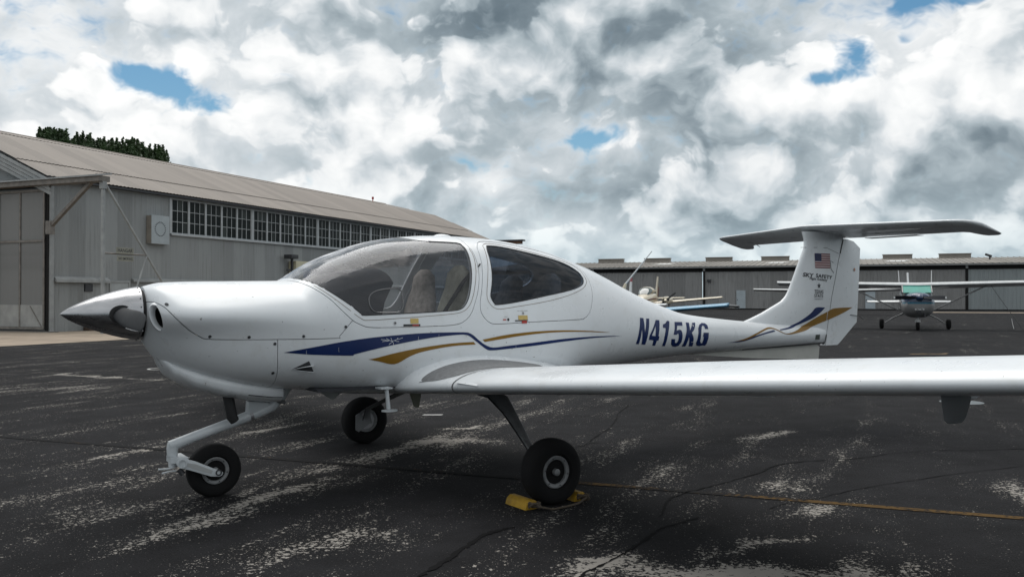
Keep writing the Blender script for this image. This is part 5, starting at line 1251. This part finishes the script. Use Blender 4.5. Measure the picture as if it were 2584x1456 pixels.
high_wing(p2, math.atan2(-p2[1], -p2[0]) + R(3), 'white high-wing aircraft mostly hidden behind the trainer tail fin', CW, CW, CTEAL, None, False)
ropes = mat('tie_down_strap', (.09, .09, .09), .9)
M1 = Matrix.Translation(p) @ Matrix.Rotation(dirn, 4, 'Z')
for s, lb in ((1, 'tie-down rope from the right-hand strut of the aircraft with mint sunshade'), (-1, 'tie-down rope from the left-hand strut of the aircraft with mint sunshade')):
    tag(obj('tie_down_rope', tube([tuple(M1 @ Vector(q)) for q in ((.6, s * 2.78, 1.86), (.5, s * 3.1, 1.35), (.2, s * 4.0, .02))], .009, 6), ropes, None), lb, 'rope', 'tie-down ropes of the mint-shaded aircraft')
tag(obj('ground_pole', tube([(30.5, 53.9, .04), (25.5, 45.0, .02), (20.8, 36.6, .04)], .012, 6), CSILV, None), 'long thin pale pole lying on the asphalt at the far right edge', 'pole')

# cream twin
def twin(loc, rz):
    root = empty('twin_engine_aircraft', loc, rz, 'cream twin-engine aircraft with maroon stripe and upright tail, beyond the trainer', 'airplane', 'small aircraft parked along the far apron')
    b = [sec(3.0, .05, .98, 1.10), sec(2.85, .22, .88, 1.24), sec(2.4, .40, .76, 1.42), sec(1.8, .54, .68, 1.56), sec(1.2, .60, .64, 1.70), sec(.2, .62, .62, 1.82), sec(-1.0, .60, .66, 1.78), sec(-2.5, .40, .82, 1.58), sec(-4.6, .12, 1.05, 1.34)]
    obj('fuselage', loft(b), CREAM, root)
    obj('windscreen', loft([sec(1.70, .34, 1.50, 1.60, 16, 2), sec(1.35, .46, 1.52, 1.84, 16, 2.2), sec(.9, .50, 1.55, 2.06, 16, 2.3), sec(.75, .50, 1.56, 2.10, 16, 2.3)]), DGL, root)
    rf = obj('cabin_roof', loft([sec(.76, .515, 1.55, 2.12, 16, 2.4), sec(.2, .53, 1.5, 2.16, 16, 2.4), sec(-.8, .50, 1.5, 2.08, 16, 2.4), sec(-1.8, .30, 1.4, 1.75, 16, 2.4)]), CREAM, root)
    for s in (-1, 1):
        for a, c in ((.62, .18), (.10, -.36), (-.46, -.90)): obj('cabin_window', ([(a, s * .515, 1.66), (c, s * .525, 1.66), (c + .04, s * .45, 2.0), (a - .06, s * .44, 2.0)], [(0, 1, 2, 3)]), DGL, rf, smooth=False)
        obj('side_stripe', loft([[(x, s * (w + .012), z), (x, s * (w + .018), z + .05), (x, s * (w + .012), z + .10)] for x, w, z in ((2.5, .37, 1.06), (1.8, .53, 1.14), (1.2, .595, 1.18), (0, .615, 1.2), (-1.4, .55, 1.2))], False), MAROON, root)
        obj('wing', simple_wing(s * .4, s * 5.6, 1.0, .55, 1.8, 1.1, .84, 1.32), CREAM, root)
        obj('wing_boot', simple_wing(s * 3.0, s * 5.5, .82, .60, .10, .10, 1.09, 1.315), BLACK, root)
        nc = obj('engine_nacelle', loft([[(x, y + s * 1.72, z) for x, y, z in sec(xx, w, a, bb, 16, 2.6)] for xx, w, a, bb in ((2.10, .17, .94, 1.26), (2.04, .30, .84, 1.36), (1.6, .36, .80, 1.42), (.9, .36, .82, 1.38), (-.2, .2, .9, 1.2), (-.6, .05, 1.0, 1.1))]), CREAM, root)
        for q in (-.16, .16): obj('cowl_inlet', revolve([(0, .085), (.02, .085), (.02, .01)], 14, 'x', (2.085, s * 1.72 + q, 1.16)), BLACK, nc)
        obj('spinner', revolve([(0, .14), (.12, .11), (.25, .02)], 16, 'x', (2.12, s * 1.72, 1.10)), CREAM, nc)
        obj('propeller', join(*[xf(loft([[(2.2 + a * .6, a, r) for a in (-ch, 0, ch)] + [(2.18 + a * .6, a, r) for a in (ch, 0, -ch)] for r, ch in ((.1, .05), (.5, .075), (.85, .07), (.95, .03))]), Matrix.Translation((0, s * 1.72, 1.10)) @ Matrix.Rotation(g, 4, 'X')) for g in (R(-52), R(128))]), BLADE, nc)
        small_wheel(root, (-.3, s * 1.72, .24), .24, .09, 'main_wheel'); obj('landing_gear_leg', tube([(-.3, s * 1.6, .24), (-.2, s * 1.6, .9)], .05, 8), CSILV, root)
        obj('horizontal_stabilizer', simple_wing(0, s * 2.2, -3.7, -4.1, 1.0, .7, 1.25, 1.3), CREAM, root)
    obj('vertical_stabilizer', loft([[(x, t, z) for x, t in ((a, 0), (a - .2, .06), (bb, .01), (bb, -.01), (a - .2, -.06))] for z, a, bb in ((1.3, -3.0, -4.5), (1.7, -3.6, -4.7), (3.05, -4.5, -5.2))]), CREAM, root)
    obj('rudder', loft([[(x, t, z) for x, t in ((a, .03), (bb, .01), (bb, -.01), (a, -.03))] for z, a, bb in ((1.3, -4.52, -5.0), (1.75, -4.72, -5.2), (2.2, -4.95, -5.35))]), MAROON, root)
    small_wheel(root, (2.2, 0, .2), .2, .07, 'nose_wheel'); obj('nose_gear_leg', tube([(2.2, 0, .2), (2.2, 0, .8)], .04, 8), CSILV, root)
    return root
tw = (68 * (1634 - 1292) / FPX, 68, 0)
twin(tw, math.atan2(-tw[1], -tw[0]) - R(10))

# blue low-wing single, only its wing, tail and aerial show
def low_wing(loc, rz):
    root = empty('low_wing_aircraft', loc, rz, 'light blue low-wing aircraft, its wing showing behind the trainer tail boom', 'airplane', 'small aircraft parked along the far apron')
    obj('fuselage', loft([sec(2.4, .16, .78, 1.02), sec(2.3, .36, .66, 1.12), sec(1.2, .50, .56, 1.22), sec(0, .54, .54, 1.28), sec(-1.2, .44, .64, 1.22), sec(-4.2, .10, .90, 1.1)]), CW, root)
    obj('canopy', loft([sec(1.0, .40, 1.05, 1.15, 16, 2), sec(.3, .46, 1.0, 1.44, 16, 2.2), sec(-.6, .44, 1.0, 1.42, 16, 2.2), sec(-1.4, .3, 1.0, 1.2, 16, 2)]), DGL, root)
    for s in (-1, 1):
        w = obj('wing', simple_wing(s * .4, s * 4.6, .75, .65, 1.6, 1.35, .68, 1.02, inc=.07), SKYB, root); obj('wing_tip', loft([[(.62, s * 4.68, 1.02), (.2, s * 4.68, 1.08), (-.7, s * 4.68, 1.02), (-.2, s * 4.68, .96)], [(.3, s * 5.0, 1.0), (.1, s * 5.0, 1.03), (-.75, s * 5.0, .95), (-.2, s * 5.0, .92)]]), DGREY, w)
        obj('horizontal_stabilizer', simple_wing(0, s * 1.6, -3.4, -3.5, .8, .7, 1.0, 1.0), CW, root); small_wheel(root, (-.1, s * 1.5, .2), .2, .08, 'main_wheel'); obj('landing_gear_leg', tube([(-.1, s * 1.5, .2), (-.05, s * 1.5, .75)], .04, 8), CSILV, root)
    f = obj('vertical_stabilizer', loft([[(x, t, z) for x, t in ((a, 0), (a - .15, .05), (b, .01), (b, -.01), (a - .15, -.05))] for z, a, b in ((1.0, -3.2, -4.2), (1.4, -3.55, -4.25), (2.05, -3.85, -4.3))]), CW, root)
    obj('fin_tip', loft([[(x, t, z) for x, t in ((a, 0), (a - .15, .052), (b, .012), (b, -.012), (a - .15, -.052))] for z, a, b in ((2.05, -3.84, -4.31), (2.22, -3.95, -4.34))]), mat('red_fin_tip', (.26, .02, .03), .4), f)
    small_wheel(root, (2.0, 0, .18), .18, .06, 'nose_wheel'); obj('nose_gear_leg', tube([(2., 0, .18), (2., 0, .7)], .035, 8), CSILV, root)
    return root
lw = (36 * (1545 - 1292) / FPX, 36, 0)
low_wing(lw, math.atan2(-lw[1], -lw[0]) - R(12))
lp = (36 * (1582 - 1292) / FPX, 36)
pole = empty('slanted_pole', (lp[0], lp[1], 0), 0, 'white slanted pole on a cream foot, rising beyond the trainer spine', 'pole')
obj('foot', tube([(-.28, 0, 0), (-.2, 0, 1.45), (-.05, 0, 1.9)], [.14, .14, .05], 8), CREAM, pole)
obj('shaft', tube([(-.06, 0, 1.88), (1.02, 0, 3.22)], [.035, .02], 8), CW, pole)
